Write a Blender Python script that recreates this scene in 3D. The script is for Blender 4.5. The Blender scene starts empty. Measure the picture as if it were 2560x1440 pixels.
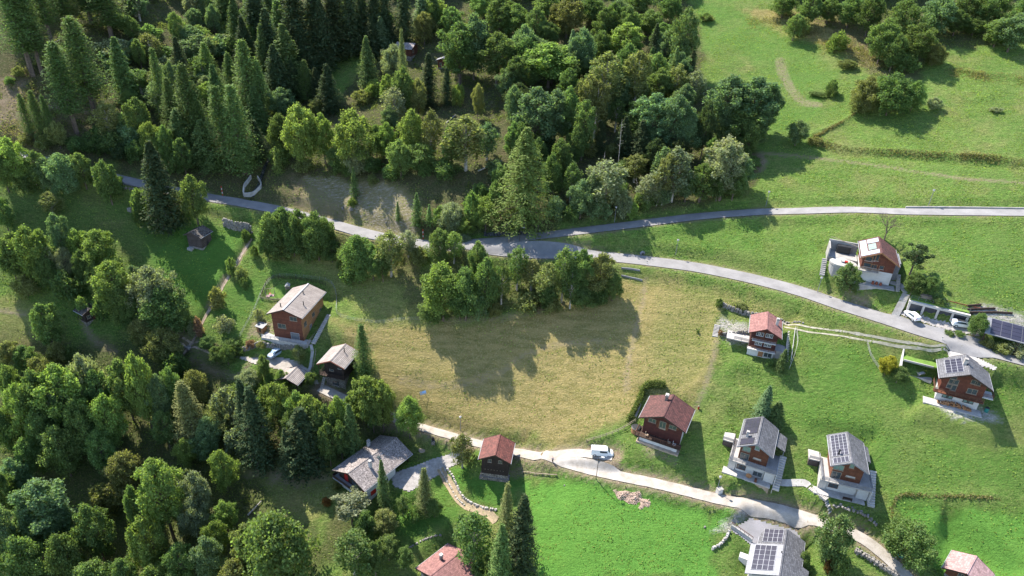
import bpy, math, random
import numpy as np
from mathutils import Matrix, Vector
PI=math.pi
random.seed(7)
sc=bpy.context.scene
# ---------------------------------------------------------------- camera, sky, sun, exposure
F=1708.0; TH=math.radians(30); RO=math.radians(2.52)
R0=np.array([1,0,0.]);U0=np.array([0,math.sin(TH),math.cos(TH)]);FW=np.array([0,math.cos(TH),-math.sin(TH)])
RR=math.cos(RO)*R0+math.sin(RO)*U0; UU=math.cos(RO)*U0-math.sin(RO)*R0
CAM=np.array([0,0,130.0])
cd=bpy.data.cameras.new('camera'); co=bpy.data.objects.new('camera',cd); sc.collection.objects.link(co)
cd.sensor_width=36; cd.lens=F/2560*36; cd.clip_start=1; cd.clip_end=3000
M=Matrix(((RR[0],UU[0],-FW[0],CAM[0]),(RR[1],UU[1],-FW[1],CAM[1]),(RR[2],UU[2],-FW[2],CAM[2]),(0,0,0,1)))
co.matrix_world=M; sc.camera=co
SUN_AZ=math.radians(-44); SUN_EL=math.radians(51)      # azimuth clockwise from +Y
w=bpy.data.worlds.new("World"); sc.world=w; w.use_nodes=True
nt=w.node_tree; bg=nt.nodes['Background']; sky=nt.nodes.new('ShaderNodeTexSky'); sky.sky_type='NISHITA'
sky.sun_disc=False; sky.sun_elevation=SUN_EL; sky.sun_rotation=SUN_AZ; sky.altitude=1500
nt.links.new(sky.outputs[0],bg.inputs[0]); bg.inputs[1].default_value=0.15
sd=bpy.data.lights.new('sun','SUN'); sd.energy=4.3; sd.angle=math.radians(0.6); sd.color=(1,.94,.84)
so=bpy.data.objects.new('sun',sd); sc.collection.objects.link(so)
so.rotation_euler=Vector((math.sin(SUN_AZ)*math.cos(SUN_EL),math.cos(SUN_AZ)*math.cos(SUN_EL),math.sin(SUN_EL))).to_track_quat('Z','Y').to_euler()
sc.view_settings.view_transform='Standard'; sc.view_settings.look='None'; sc.view_settings.exposure=1.65; sc.view_settings.gamma=1
sc.render.engine='CYCLES'
# ---------------------------------------------------------------- helpers: objects
C=sc.collection
def link(o,parent=None):
    C.objects.link(o)
    if parent is not None: o.parent=parent
    return o
def tag(o,label=None,cat=None,group=None,kind=None):
    if label: o['label']=label
    if cat: o['category']=cat
    if group: o['group']=group
    if kind: o['kind']=kind
    return o
def empty(name,loc,rz=0,label=None,cat=None,group=None):
    o=bpy.data.objects.new(name,None); o.empty_display_size=.3; link(o); o.location=loc; o.rotation_euler=(0,0,rz)
    return tag(o,label,cat,group)
class MB:
    def __init__(s): s.v=[]; s.f=[]
    def add(s,vs,fs):
        n=len(s.v); s.v+=[tuple(map(float,p)) for p in vs]; s.f+=[tuple(i+n for i in f) for f in fs]; return s
    def box(s,x0,x1,y0,y1,z0,z1):
        return s.add([(x0,y0,z0),(x1,y0,z0),(x1,y1,z0),(x0,y1,z0),(x0,y0,z1),(x1,y0,z1),(x1,y1,z1),(x0,y1,z1)],
            [(0,3,2,1),(4,5,6,7),(0,1,5,4),(1,2,6,5),(2,3,7,6),(3,0,4,7)])
    def rock(s,c,r,rng):
        k=[(-1,-1,-1),(1,-1,-1),(1,1,-1),(-1,1,-1),(-1,-1,1),(1,-1,1),(1,1,1),(-1,1,1)]
        a=rng.uniform(0,PI); ca,sa=math.cos(a),math.sin(a); P=[]
        for x,y,z in k:
            t=.62 if z>0 else .85
            x*=r[0]*rng.uniform(.6,1.05)*t; y*=r[1]*rng.uniform(.6,1.05)*t; z*=r[2]*rng.uniform(.6,1.0)
            P.append((c[0]+x*ca-y*sa,c[1]+x*sa+y*ca,c[2]+z))
        return s.add(P,[(0,3,2,1),(4,5,6,7),(0,1,5,4),(1,2,6,5),(2,3,7,6),(3,0,4,7)])
    def yprism(s,poly,y0,y1):            # polygon in x,z extruded along y
        n=len(poly); v=[(x,y0,z) for x,z in poly]+[(x,y1,z) for x,z in poly]
        f=[tuple(range(n)),tuple(range(2*n-1,n-1,-1))]+[(i,i+n,(i+1)%n+n,(i+1)%n) for i in range(n)]
        return s.add(v,f)
    def zprism(s,poly,z0,z1):
        n=len(poly); v=[(x,y,z0) for x,y in poly]+[(x,y,z1) for x,y in poly]
        f=[tuple(range(n-1,-1,-1)),tuple(range(n,2*n))]+[(i,(i+1)%n,(i+1)%n+n,i+n) for i in range(n)]
        return s.add(v,f)
    def tube(s,p,q,r,r2=None,n=6):
        r2=r if r2 is None else r2
        p=Vector(p);q=Vector(q);d=(q-p)
        if d.length<1e-6: return s
        d.normalize(); a=d.orthogonal().normalized(); b=d.cross(a)
        v=[p+(a*math.cos(t)+b*math.sin(t))*r for t in [2*PI*i/n for i in range(n)]]+[q+(a*math.cos(t)+b*math.sin(t))*r2 for t in [2*PI*i/n for i in range(n)]]
        return s.add(v,[tuple(range(n-1,-1,-1)),tuple(range(n,2*n))]+[(i,(i+1)%n,(i+1)%n+n,i+n) for i in range(n)])
    def path(s,pts,r,n=6):
        for a,b in zip(pts,pts[1:]): s.tube(a,b,r,r,n)
        return s
    def bar(s,p,q,w,h):                  # square bar from p to q, width w, height h (top at p.z,q.z)
        p=Vector(p);q=Vector(q);d=q-p;sd_=Vector((-d.y,d.x,0))
        if sd_.length<1e-6: sd_=Vector((1,0,0))
        sd_=sd_.normalized()*w/2; k=Vector((0,0,h))
        return s.add([p-sd_-k,q-sd_-k,q+sd_-k,p+sd_-k,p-sd_,q-sd_,q+sd_,p+sd_],[(0,3,2,1),(4,5,6,7),(0,1,5,4),(1,2,6,5),(2,3,7,6),(3,0,4,7)])
    def build(s,name,mat,parent=None,smooth=False):
        m=bpy.data.meshes.new(name); m.from_pydata(s.v,[],s.f); m.update()
        if mat: m.materials.append(mat)
        o=bpy.data.objects.new(name,m); link(o,parent)
        if smooth: m.polygons.foreach_set('use_smooth',[True]*len(m.polygons))
        return o
# ---------------------------------------------------------------- helpers: materials
def mk(name):
    m=bpy.data.materials.new(name); m.use_nodes=True; n=m.node_tree; b=n.nodes['Principled BSDF']; return m,n,b
def N(n,t,**k):
    x=n.nodes.new(t)
    for a,v in k.items():
        if a.startswith('i'):
            key=a[1:]; key=int(key) if key.isdigit() else key
            x.inputs[key].default_value=v
        else: setattr(x,a,v)
    return x
def mth(n,op,a,b=None,c=None,clamp=False):
    x=n.nodes.new('ShaderNodeMath'); x.operation=op; x.use_clamp=clamp
    for i,v in enumerate((a,b,c)):
        if v is None: continue
        if isinstance(v,(int,float)): x.inputs[i].default_value=v
        else: n.links.new(v,x.inputs[i])
    return x.outputs[0]
def mix(n,f,a,b,bt='MIX'):
    x=n.nodes.new('ShaderNodeMix'); x.data_type='RGBA'; x.blend_type=bt
    for i,v in ((0,f),(6,a),(7,b)):
        if isinstance(v,(int,float)): x.inputs[i].default_value=v
        elif isinstance(v,tuple): x.inputs[i].default_value=(*v,1) if len(v)==3 else v
        else: n.links.new(v,x.inputs[i])
    return x.outputs[2]
def noise(n,vec,scale,detail=4,rough=.6,lo=.35,hi=.65):
    x=N(n,'ShaderNodeTexNoise'); x.inputs['Scale'].default_value=scale; x.inputs['Detail'].default_value=detail; x.inputs['Roughness'].default_value=rough
    n.links.new(vec,x.inputs['Vector'])
    r=N(n,'ShaderNodeMapRange'); r.inputs[1].default_value=lo; r.inputs[2].default_value=hi; n.links.new(x.outputs[0],r.inputs[0]); return r.outputs[0]
def bump(n,b,h,strength=.5,dist=.1):
    x=N(n,'ShaderNodeBump'); x.inputs['Strength'].default_value=strength; x.inputs['Distance'].default_value=dist
    n.links.new(h,x.inputs['Height']); n.links.new(x.outputs[0],b.inputs['Normal'])
def scl(c,k): return tuple(x*k for x in c)
def pm(name,col,col2=None,sc_=1.5,rough=.8,stripes=(),brick=None,spec=.3,metal=0,bs=.4,bd=.05,fine=True,stone=0,det=4):
    """general procedural material: stripes=[(axis,period,width,dark)], brick=(ax,ay,w,h,mortar,dark), stone=cell scale"""
    m,n,b=mk(name); tc=N(n,'ShaderNodeTexCoord'); v=tc.outputs['Object']; sp=N(n,'ShaderNodeSeparateXYZ'); n.links.new(v,sp.inputs[0])
    col2=col2 or scl(col,.7); c=mix(n,noise(n,v,sc_,det),col,col2); h=None
    if fine: c=mix(n,noise(n,v,9,3),c,scl(col2,.75)) if False else mix(n,mth(n,'MULTIPLY',noise(n,v,7,5),.35),c,scl(col2,.55))
    for ax,per,wd,dk in stripes:
        q=mth(n,'DIVIDE',sp.outputs[ax],per); fl=mth(n,'FLOOR',q); fr=mth(n,'FRACT',q); g=mth(n,'LESS_THAN',fr,wd)
        wn=N(n,'ShaderNodeTexWhiteNoise',noise_dimensions='1D'); n.links.new(fl,wn.inputs['W'])
        c=mix(n,mth(n,'MULTIPLY',wn.outputs[0],.45),c,scl(col2,.6)); c=mix(n,g,c,scl(col2,dk))
        hh=mth(n,'SUBTRACT',1,g); h=hh if h is None else mth(n,'MULTIPLY',h,hh)
    if brick:
        ax,ay,bw,bh,mo,dk=brick; cb=N(n,'ShaderNodeCombineXYZ'); n.links.new(sp.outputs[ax],cb.inputs[0]); n.links.new(sp.outputs[ay],cb.inputs[1])
        br=N(n,'ShaderNodeTexBrick'); n.links.new(cb.outputs[0],br.inputs[0]); br.inputs['Scale'].default_value=1; br.inputs['Brick Width'].default_value=bw; br.inputs['Row Height'].default_value=bh
        br.inputs['Mortar Size'].default_value=mo; br.inputs['Color1'].default_value=(1,1,1,1); br.inputs['Color2'].default_value=(.55,.55,.55,1); br.inputs['Mortar'].default_value=(dk,dk,dk,1)
        c=mix(n,1.0,c,br.outputs[0],'MULTIPLY'); h=mth(n,'SUBTRACT',1,br.outputs['Fac'])
    if stone:
        vo=N(n,'ShaderNodeTexVoronoi',feature='DISTANCE_TO_EDGE'); n.links.new(v,vo.inputs[0]); vo.inputs['Scale'].default_value=stone
        vc=N(n,'ShaderNodeTexVoronoi'); n.links.new(v,vc.inputs[0]); vc.inputs['Scale'].default_value=stone
        e=mth(n,'LESS_THAN',vo.outputs[0],.07); s2=N(n,'ShaderNodeSeparateColor'); n.links.new(vc.outputs['Color'],s2.inputs[0])
        c=mix(n,mth(n,'MULTIPLY',s2.outputs[0],.7),c,scl(col2,.5)); c=mix(n,e,c,scl(col2,.25)); h=mth(n,'MINIMUM',vo.outputs[0],.3)
    n.links.new(c,b.inputs['Base Color']); b.inputs['Roughness'].default_value=rough; b.inputs['Metallic'].default_value=metal
    b.inputs['Specular IOR Level'].default_value=spec
    hn=noise(n,v,5,5)
    h=hn if h is None else mth(n,'ADD',h,mth(n,'MULTIPLY',hn,.4))
    bump(n,b,h,bs,bd); return m
T={}
T['red_wood']=pm('red_wood',(.185,.06,.034),(.10,.032,.019),.8,.7,[(2,.16,.12,.25)])
T['larch_wood']=pm('larch_wood',(.44,.23,.11),(.29,.14,.065),.6,.75,[(2,.16,.12,.3)])
T['brown_wood']=pm('brown_wood',(.17,.062,.03),(.10,.035,.018),.8,.7,[(2,.17,.12,.25)])
T['maroon_wood']=pm('maroon_wood',(.10,.028,.022),(.055,.016,.013),.8,.7,[(2,.17,.12,.25)])
T['dark_log']=pm('dark_log',(.055,.036,.028),(.03,.02,.016),.9,.85,[(2,.24,.2,.3)])
T['grey_log']=pm('grey_log',(.13,.10,.09),(.06,.045,.04),.9,.9,[(2,.26,.2,.25)])
T['dark_wood']=pm('dark_wood',(.06,.038,.027),(.035,.02,.015),1,.8)
T['rail_wood']=pm('rail_wood',(.16,.075,.045),(.09,.04,.025),1,.8)
T['pale_wood']=pm('pale_wood',(.33,.265,.20),(.21,.165,.12),1,.8)
T['plank_roof']=pm('plank_roof',(.34,.295,.265),(.23,.195,.175),.7,.85,[(1,.33,.14,.35)])
T['plank_roof2']=pm('plank_roof2',(.40,.345,.31),(.26,.22,.20),.7,.85,[(0,.36,.2,.25)])
T['old_roof']=pm('old_roof',(.25,.22,.19),(.09,.07,.06),1.6,.9,brick=(1,0,.7,.3,.06,.12))
T['slate']=pm('slate',(.47,.405,.375),(.26,.22,.205),1.1,.8,stone=3.2,bs=.9,bd=.08)
T['red_tile']=pm('red_tile',(.175,.068,.060),(.095,.042,.039),1.3,.75,brick=(1,0,.34,.33,.035,.35))
T['pink_tile']=pm('pink_tile',(.34,.165,.145),(.25,.115,.105),.9,.75,brick=(1,0,.34,.33,.03,.5))
T['bright_tile']=pm('bright_tile',(.24,.082,.065),(.145,.055,.047),1.2,.75,brick=(1,0,.36,.35,.035,.35))
T['palepink']=pm('palepink',(.46,.29,.28),(.38,.235,.225),.5,.7,brick=(1,0,.36,.35,.02,.6))
T['grey_tile']=pm('grey_tile',(.185,.182,.195),(.125,.123,.135),.8,.6,brick=(1,0,.4,.34,.035,.4))
T['metal_grey']=pm('metal_grey',(.22,.22,.235),(.16,.16,.175),.8,.45,spec=.5)
T['white']=pm('white',(.54,.53,.51),(.43,.415,.39),.5,.85,bs=.1)
T['offwhite']=pm('offwhite',(.50,.47,.43),(.38,.35,.32),.5,.85,bs=.15)
T['concrete']=pm('concrete',(.35,.33,.31),(.24,.225,.21),.5,.85,bs=.2)
T['paleconcrete']=pm('paleconcrete',(.41,.39,.365),(.28,.26,.24),.7,.9,bs=.15,det=8)
T['masonry']=pm('masonry',(.40,.35,.30),(.24,.21,.18),1.2,.9,stone=2.6,bs=.9,bd=.08)
T['rubble']=pm('rubble',(.27,.25,.225),(.15,.135,.12),1.5,.9,bs=.6)
T['paleboulder']=pm('paleboulder',(.44,.41,.38),(.26,.235,.21),1.5,.9,bs=.5)
T['darkstone']=pm('darkstone',(.17,.17,.18),(.10,.10,.105),1.5,.9,stone=2.2,bs=.8)
T['asphalt']=pm('asphalt',(.235,.225,.222),(.165,.158,.156),.28,.9,bs=.3,bd=.02,det=9)
T['asphalt_dark']=pm('asphalt_dark',(.22,.21,.22),(.17,.165,.17),.3,.9,bs=.3,bd=.02)
T['lane']=pm('lane',(.37,.335,.30),(.25,.22,.185),.5,.95,bs=.5,bd=.03,det=8)
T['gravel']=pm('gravel',(.36,.335,.315),(.23,.21,.195),1.2,.95,bs=.8,bd=.05)
T['dirt']=pm('dirt',(.42,.33,.25),(.26,.20,.14),.9,.95,bs=.8,bd=.05)
T['glass']=pm('glass',(.035,.045,.05),(.06,.075,.08),.6,.12,spec=.8,fine=False,bs=.05)
T['green_glass']=pm('green_glass',(.16,.24,.21),(.10,.16,.15),.8,.15,spec=.8,fine=False,bs=.05)
T['solar']=pm('solar',(.018,.018,.03),(.028,.026,.042),.5,.35,spec=.4,fine=False,bs=.03,stripes=())
T['solar_light']=pm('solar_light',(.22,.27,.38),(.34,.38,.46),2.5,.25,spec=.7,fine=False,bs=.03)
T['frame_grey']=pm('frame_grey',(.33,.33,.35),(.27,.27,.29),1,.4,spec=.5,fine=False)
T['red_paint']=pm('red_paint',(.50,.03,.02),(.38,.02,.015),1,.5)
T['orange_trim']=pm('orange_trim',(.36,.13,.07),(.25,.08,.05),1,.7)
T['black']=pm('black',(.015,.015,.017),(.03,.03,.03),1,.5,fine=False)
T['rubber']=pm('rubber',(.012,.012,.012),(.02,.02,.02),2,.9,fine=False)
T['shutter_grey']=pm('shutter_grey',(.16,.165,.18),(.12,.125,.14),1,.5,[(2,.12,.12,.5)])
T['garage_door']=pm('garage_door',(.055,.06,.075),(.035,.04,.05),1,.45,[(2,.45,.05,.4)])
T['yellow_plastic']=pm('yellow_plastic',(.75,.48,.04),(.6,.38,.03),1,.4,fine=False)
T['teal']=pm('teal',(.02,.17,.15),(.015,.11,.10),1,.5,fine=False)
T['rust']=pm('rust',(.30,.10,.05),(.18,.05,.03),1.5,.85)
T['sign_blue']=pm('sign_blue',(.12,.35,.6),(.5,.6,.7),1.2,.5,fine=False)
T['skin']=pm('skin',(.45,.25,.17),(.38,.2,.14),5,.6,fine=False)
T['pinkshirt']=pm('pinkshirt',(.55,.42,.48),(.45,.33,.4),5,.8,fine=False)
T['darktrousers']=pm('darktrousers',(.03,.025,.03),(.02,.02,.02),5,.8,fine=False)
def paint(name,c):
    m,n,b=mk(name); b.inputs['Base Color'].default_value=(*c,1); b.inputs['Roughness'].default_value=.25; b.inputs['Coat Weight'].default_value=.5
    tc=N(n,'ShaderNodeTexCoord'); cc=mix(n,mth(n,'MULTIPLY',noise(n,tc.outputs['Object'],3,4),.25),c,scl(c,.7)); n.links.new(cc,b.inputs['Base Color']); return m
T['car_white']=paint('car_white',(.66,.66,.66)); T['car_blue']=paint('car_blue',(.30,.38,.46)); T['alloy']=paint('alloy',(.4,.4,.42))
# leaves: one material, tinted by the tree's own object colour
def leafmat(name,trans=.42,var=.55):
    m,n,b=mk(name); oi=N(n,'ShaderNodeObjectInfo'); at=N(n,'ShaderNodeAttribute',attribute_name='rnd')
    k=mth(n,'MULTIPLY_ADD',at.outputs['Fac'],var*1.6,1-var); k2=mth(n,'MULTIPLY_ADD',oi.outputs['Random'],.3,.85); k=mth(n,'MULTIPLY',k,k2)
    cm=N(n,'ShaderNodeVectorMath',operation='SCALE'); n.links.new(oi.outputs['Color'],cm.inputs[0]); n.links.new(k,cm.inputs['Scale'])
    at2=mth(n,'FRACT',mth(n,'MULTIPLY',at.outputs['Fac'],17.3))
    c=mix(n,mth(n,'MULTIPLY',at2,.30),cm.outputs[0],(.15,.12,.03))
    b.inputs['Roughness'].default_value=.7; b.inputs['Specular IOR Level'].default_value=.06; n.links.new(c,b.inputs['Base Color'])
    tr=N(n,'ShaderNodeBsdfTranslucent'); c2=mix(n,1.0,c,(1.25,1.35,.6),'MULTIPLY'); n.links.new(c2,tr.inputs[0])
    ms=N(n,'ShaderNodeMixShader'); ms.inputs[0].default_value=trans; n.links.new(b.outputs[0],ms.inputs[1]); n.links.new(tr.outputs[0],ms.inputs[2])
    n.links.new(ms.outputs[0],n.nodes['Material Output'].inputs[0]); return m
T['leaf']=leafmat('leaf',.55,.45); T['needle']=leafmat('needle',.42,.45)
T['bark']=pm('bark',(.17,.13,.10),(.09,.065,.05),3,.95,bs=.8)
T['pale_bark']=pm('pale_bark',(.48,.44,.38),(.22,.19,.16),2.5,.9,bs=.5)
# ---------------------------------------------------------------- terrain height
CTRL=[(0,0,235),(640,0,285),(1280,0,275),(1900,0,262),(2560,0,240),(0,250,215),(640,250,243),(1280,250,232),(1900,250,222),(2560,250,205),(0,430,202),(640,480,213),(1000,480,205),(1280,500,198),(1917,505,190),(2560,480,176),(0,800,185),(480,780,190),(780,738,196),(745,840,184),(1280,800,178),(1900,860,164),(2400,800,153),(0,1122,172),(400,1100,176),(720,1080,177),(1100,1095,172),(1040,1175,170),(880,1240,163),(1238,1198,162),(1370,1145,162),(1503,1122,157),(2100,1122,148),(2560,1122,141),(0,1440,158),(640,1440,156),(1280,1440,147),(1900,1440,138),(2560,1440,130)]
P_=np.array([CAM+(FW+RR*(u-1280)/F-UU*(v-720)/F)*d for u,v,d in CTRL])
A_=np.c_[np.ones(len(P_)),P_[:,:2]]; PL=np.linalg.lstsq(A_,P_[:,2],rcond=None)[0]
EXT=[(-400,-60),(400,-60),(0,-40),(-450,250),(450,250),(-450,600),(0,600),(450,600),(-220,450),(220,450)]
Q_=np.r_[P_,np.array([(x,y,PL@[1,x,y]) for x,y in EXT])]; S_=100.0
def Uf(r2): return np.where(r2>0,r2*np.log(r2+1e-12),0)
X_=Q_[:,:2]/S_; n_=len(X_); K_=Uf(((X_[:,None]-X_[None])**2).sum(-1))+.01*np.eye(n_); Pm=np.c_[np.ones(n_),X_]
W_=np.linalg.solve(np.block([[K_,Pm],[Pm.T,np.zeros((3,3))]]),np.r_[Q_[:,2],0,0,0])
def gz(x,y):
    xs=np.asarray(x,float)/S_; ys=np.asarray(y,float)/S_; o=W_[-3]+W_[-2]*xs+W_[-1]*ys
    for i in range(n_): o=o+W_[i]*Uf((xs-X_[i,0])**2+(ys-X_[i,1])**2)
    return o
def axis(a,b,st,lo,hi):
    c=list(np.arange(a,b+.01,st)); s=st
    while c[-1]<hi: s*=1.18; c.append(c[-1]+s)
    s=st
    while c[0]>lo: s*=1.18; c.insert(0,c[0]-s)
    return np.array(c)
XS=axis(-178,190,.75,-520,560); YS=axis(72,325,.75,-60,640)
GX,GY=np.meshgrid(XS,YS); Z=gz(GX,GY); Z0=Z.copy()
rs=np.random.RandomState(3)
LAT=rs.rand(64,64)
def vnoise(x,y,s):
    x=x/s;y=y/s;xi=np.floor(x).astype(int);yi=np.floor(y).astype(int);fx=x-xi;fy=y-yi
    fx=fx*fx*(3-2*fx);fy=fy*fy*(3-2*fy);g=lambda a,b:LAT[a%64,b%64]
    return (g(xi,yi)*(1-fx)+g(xi+1,yi)*fx)*(1-fy)+(g(xi,yi+1)*(1-fx)+g(xi+1,yi+1)*fx)*fy-.5
def hz(x,y):
    x=np.asarray(x,float);y=np.asarray(y,float)
    i=np.clip(np.searchsorted(XS,x)-1,0,len(XS)-2); j=np.clip(np.searchsorted(YS,y)-1,0,len(YS)-2)
    fx=(x-XS[i])/(XS[i+1]-XS[i]); fy=(y-YS[j])/(YS[j+1]-YS[j])
    return (Z[j,i]*(1-fx)+Z[j,i+1]*fx)*(1-fy)+(Z[j+1,i]*(1-fx)+Z[j+1,i+1]*fx)*fy
def ray(u,v): return FW+RR*(u-1280)/F-UU*(v-720)/F
def proj(p):
    d=np.asarray(p,float)-CAM; z=d@FW; return np.array([1280+F*(d@RR)/z,720-F*(d@UU)/z])
TT=np.arange(90,520,.8)
def hit(u,v):
    r=ray(u,v); p=CAM+r*TT[:,None]; b=p[:,2]-hz(p[:,0],p[:,1]); i=int(np.argmax(b<0)); a0,a1=TT[max(i-1,0)],TT[i]
    for _ in range(10):
        m=(a0+a1)/2; q=CAM+r*m
        if q[2]<hz(q[0],q[1]): a1=m
        else: a0=m
    return CAM+r*a1
def depth(p): return float((np.asarray(p)-CAM)@FW)
def spline(pts,step=1.0):              # Catmull-Rom through world points, even spacing
    P=[np.array(p,float) for p in pts]; P=[2*P[0]-P[1]]+P+[2*P[-1]-P[-2]]; out=[]
    for i in range(1,len(P)-2):
        n=max(2,int(np.linalg.norm(P[i+1]-P[i])/step)+1)
        for t in np.linspace(0,1,n,endpoint=False):
            out.append(.5*((2*P[i])+(-P[i-1]+P[i+1])*t+(2*P[i-1]-5*P[i]+4*P[i+1]-P[i+2])*t*t+(-P[i-1]+3*P[i]-3*P[i+1]+P[i+2])*t**3))
    out.append(P[-2]); return np.array(out)
def smooth(x): x=np.clip(x,0,1); return x*x*(3-2*x)
def near(poly,rad):                     # indices of grid window near a point set
    x0,x1=poly[:,0].min()-rad,poly[:,0].max()+rad; y0,y1=poly[:,1].min()-rad,poly[:,1].max()+rad
    return slice(np.searchsorted(YS,y0),np.searchsorted(YS,y1)+1),slice(np.searchsorted(XS,x0),np.searchsorted(XS,x1)+1)
def linedist(L,rad):
    """distance of grid vertices to a 3D polyline and the height of the nearest point"""
    sy,sx=near(L,rad); gx=GX[sy,sx];gy=GY[sy,sx];D=np.full(gx.shape,1e9);H=np.zeros(gx.shape)
    for a,b in zip(L,L[1:]):
        ab=b-a; l2=ab[0]**2+ab[1]**2+1e-9; t=np.clip(((gx-a[0])*ab[0]+(gy-a[1])*ab[1])/l2,0,1)
        d=np.hypot(gx-a[0]-t*ab[0],gy-a[1]-t*ab[1]); m=d<D; D=np.where(m,d,D); H=np.where(m,a[2]+t*ab[2],H)
    return sy,sx,D,H
def polysd(P,gx,gy):                     # signed distance, positive inside
    ins=np.zeros(gx.shape,bool); D=np.full(gx.shape,1e9); n=len(P)
    for i in range(n):
        a=P[i];b=P[(i+1)%n]; ab=b-a; t=np.clip(((gx-a[0])*ab[0]+(gy-a[1])*ab[1])/(ab@ab+1e-9),0,1)
        D=np.minimum(D,np.hypot(gx-a[0]-t*ab[0],gy-a[1]-t*ab[1]))
        c=((a[1]>gy)!=(b[1]>gy)); xx=np.where(c,(b[0]-a[0])*(gy-a[1])/((b[1]-a[1]) if b[1]!=a[1] else 1e-9)+a[0],0); ins^=(c&(gx<xx))
    return np.where(ins,D,-D)
# ---------------------------------------------------------------- houses: placement table (apex world point, azimuth, half widths, slopes, length, height)
HS={ # key:(apex,az,Wl,Wr,tl,tr,L,H)
'L':((-59.74,150.82,33.28),11,4.99,5.11,.42,.36,14.4,9.7),
'B':((-45.4,140.31,25.27),15,4.1,3.8,.47,.42,8.1,9.5),
'S':((-57.2,139.2,19.9),16,3.3,3.3,.42,.42,5.6,5.2),
'W':((-36.3,115.21,11.82),35.8,5.87,5.42,.46,.41,15.8,8.1),
'R':((-2.22,116.69,18.11),7.3,3.84,3.7,.50,.54,7.06,8.4),
'C':((34.38,116.28,32.06),25.1,5.2,5.29,.46,.44,8.75,8.9),
'4':((52.69,108.8,32.0),24.1,3.55,3.72,.60,.57,9.87,9.4),
'6':((70.42,103.66,32.87),16.5,3.5,3.65,.57,.52,9.72,9.3),
'5':((95.65,115.61,47.37),23.4,4.88,4.87,.53,.50,8.07,8.7),
'8':((85.96,143.99,60.67),19.6,4.07,4.46,.50,.58,9.77,8.4),
'7':((59.08,132.79,45.34),18.3,3.6,3.64,.50,.48,8.42,8.5),
'P':((-14.85,95.42,2.93),42.6,4.92,5.6,.41,.30,9.5,5.6),
'G':((53.8,87.18,18.44),24.2,4.64,3.94,.46,.45,12.64,7.5),
'K':((88.15,86.63,22.1),45,3.73,3.73,.47,.47,6.03,3.9),
'N':((-93.03,176.08,42.09),16.8,2.76,3.03,.44,.42,5.28,5.4)}
def hframe(k):
    A,az,Wl,Wr,tl,tr,L,H=HS[k]; az=math.radians(az); A=np.array(A)
    return A,np.array([math.sin(az),math.cos(az)]),np.array([math.cos(az),-math.sin(az)]),az
def blend(sy,sx,w,H):
    Z[sy,sx]=Z[sy,sx]*(1-w)+H*w
# gentle unevenness
Z+=vnoise(GX,GY,17)*.9+vnoise(GX+31,GY+7,6)*.45+vnoise(GX,GY+90,2.6)*.16
Zn=Z.copy()
for k in HS:                             # cut a level shelf for each house into the slope
    A,f,s,az=hframe(k); _,_,Wl,Wr,tl,tr,L,H=HS[k]
    zf=A[2]-H; bk=A[:2]+f*L; zb=min(float(gz(bk[0],bk[1])),A[2]-max(tl*Wl,tr*Wr)-2.1); zb=max(zb+(1.9 if k=='K' else 0),zf)
    cx=A[:2]+f*L/2; sy,sx=near(np.array([cx]),L+12); dx=GX[sy,sx]-A[0]; dy=GY[sy,sx]-A[1]
    a=dx*s[0]+dy*s[1]; b=dx*f[0]+dy*f[1]
    tgt=zf-.15+(zb-zf)*np.clip((b-1)/(L-1.5),0,1)
    fs={'L':1.8,'4':2.9,'6':2.9,'5':2.6,'8':2.4,'C':1.2,'W':2.4,'7':2.0}.get(k,0)
    d=np.maximum(np.maximum(-(Wl+.3)-a,a-(Wr+.3)),np.maximum(1.0-fs-b,b-(L+.6)))
    blend(sy,sx,1-smooth(d/(5.0 if k=='K' else 4.0)),tgt)
A,f,s_,az=hframe('8'); c8=A[:2]+s_*-7.4+f*4.4; sy,sx=near(np.array([c8]),10); dx=GX[sy,sx]-c8[0]; dy=GY[sy,sx]-c8[1]; a=dx*s_[0]+dy*s_[1]; b=dx*f[0]+dy*f[1]
blend(sy,sx,1-smooth((np.maximum(abs(a)-3.6,abs(b-1.5)-5)+.5)/3.5),A[2]-8.4+1.7)
def flat(px,bl=3,world=None,level=False):       # level a yard: best plane through its corners
    P=np.array([hit(u,v) for u,v in px]) if world is None else np.array(world)
    A=np.c_[np.ones(len(P)),P[:,:2]]; c=np.linalg.lstsq(A,P[:,2],rcond=None)[0]
    if level: c=np.array([P[:,2].mean(),0,0])
    else: g=np.hypot(c[1],c[2]); k=min(1,.22/max(g,1e-6)); m=P.mean(0); c=np.array([m[2]-k*(c[1]*m[0]+c[2]*m[1]),c[1]*k,c[2]*k])
    sy,sx=near(P,bl+2); sd_=polysd(P[:,:2],GX[sy,sx],GY[sy,sx]); blend(sy,sx,smooth((sd_+bl)/bl),c[0]+c[1]*GX[sy,sx]+c[2]*GY[sy,sx])
    P[:,2]=c[0]+c[1]*P[:,0]+c[2]*P[:,1]; return P,c
YD={}
YD['car']=flat([(578,886),(640,884),(700,872),(748,892),(765,930),(800,960),(770,965),(700,935),(640,912)],3)
YD['whouse']=flat([(1150,1112),(1160,1140),(1125,1165),(1072,1215),(1025,1246),(985,1220),(975,1190),(1035,1168),(1090,1145)],3)
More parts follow.
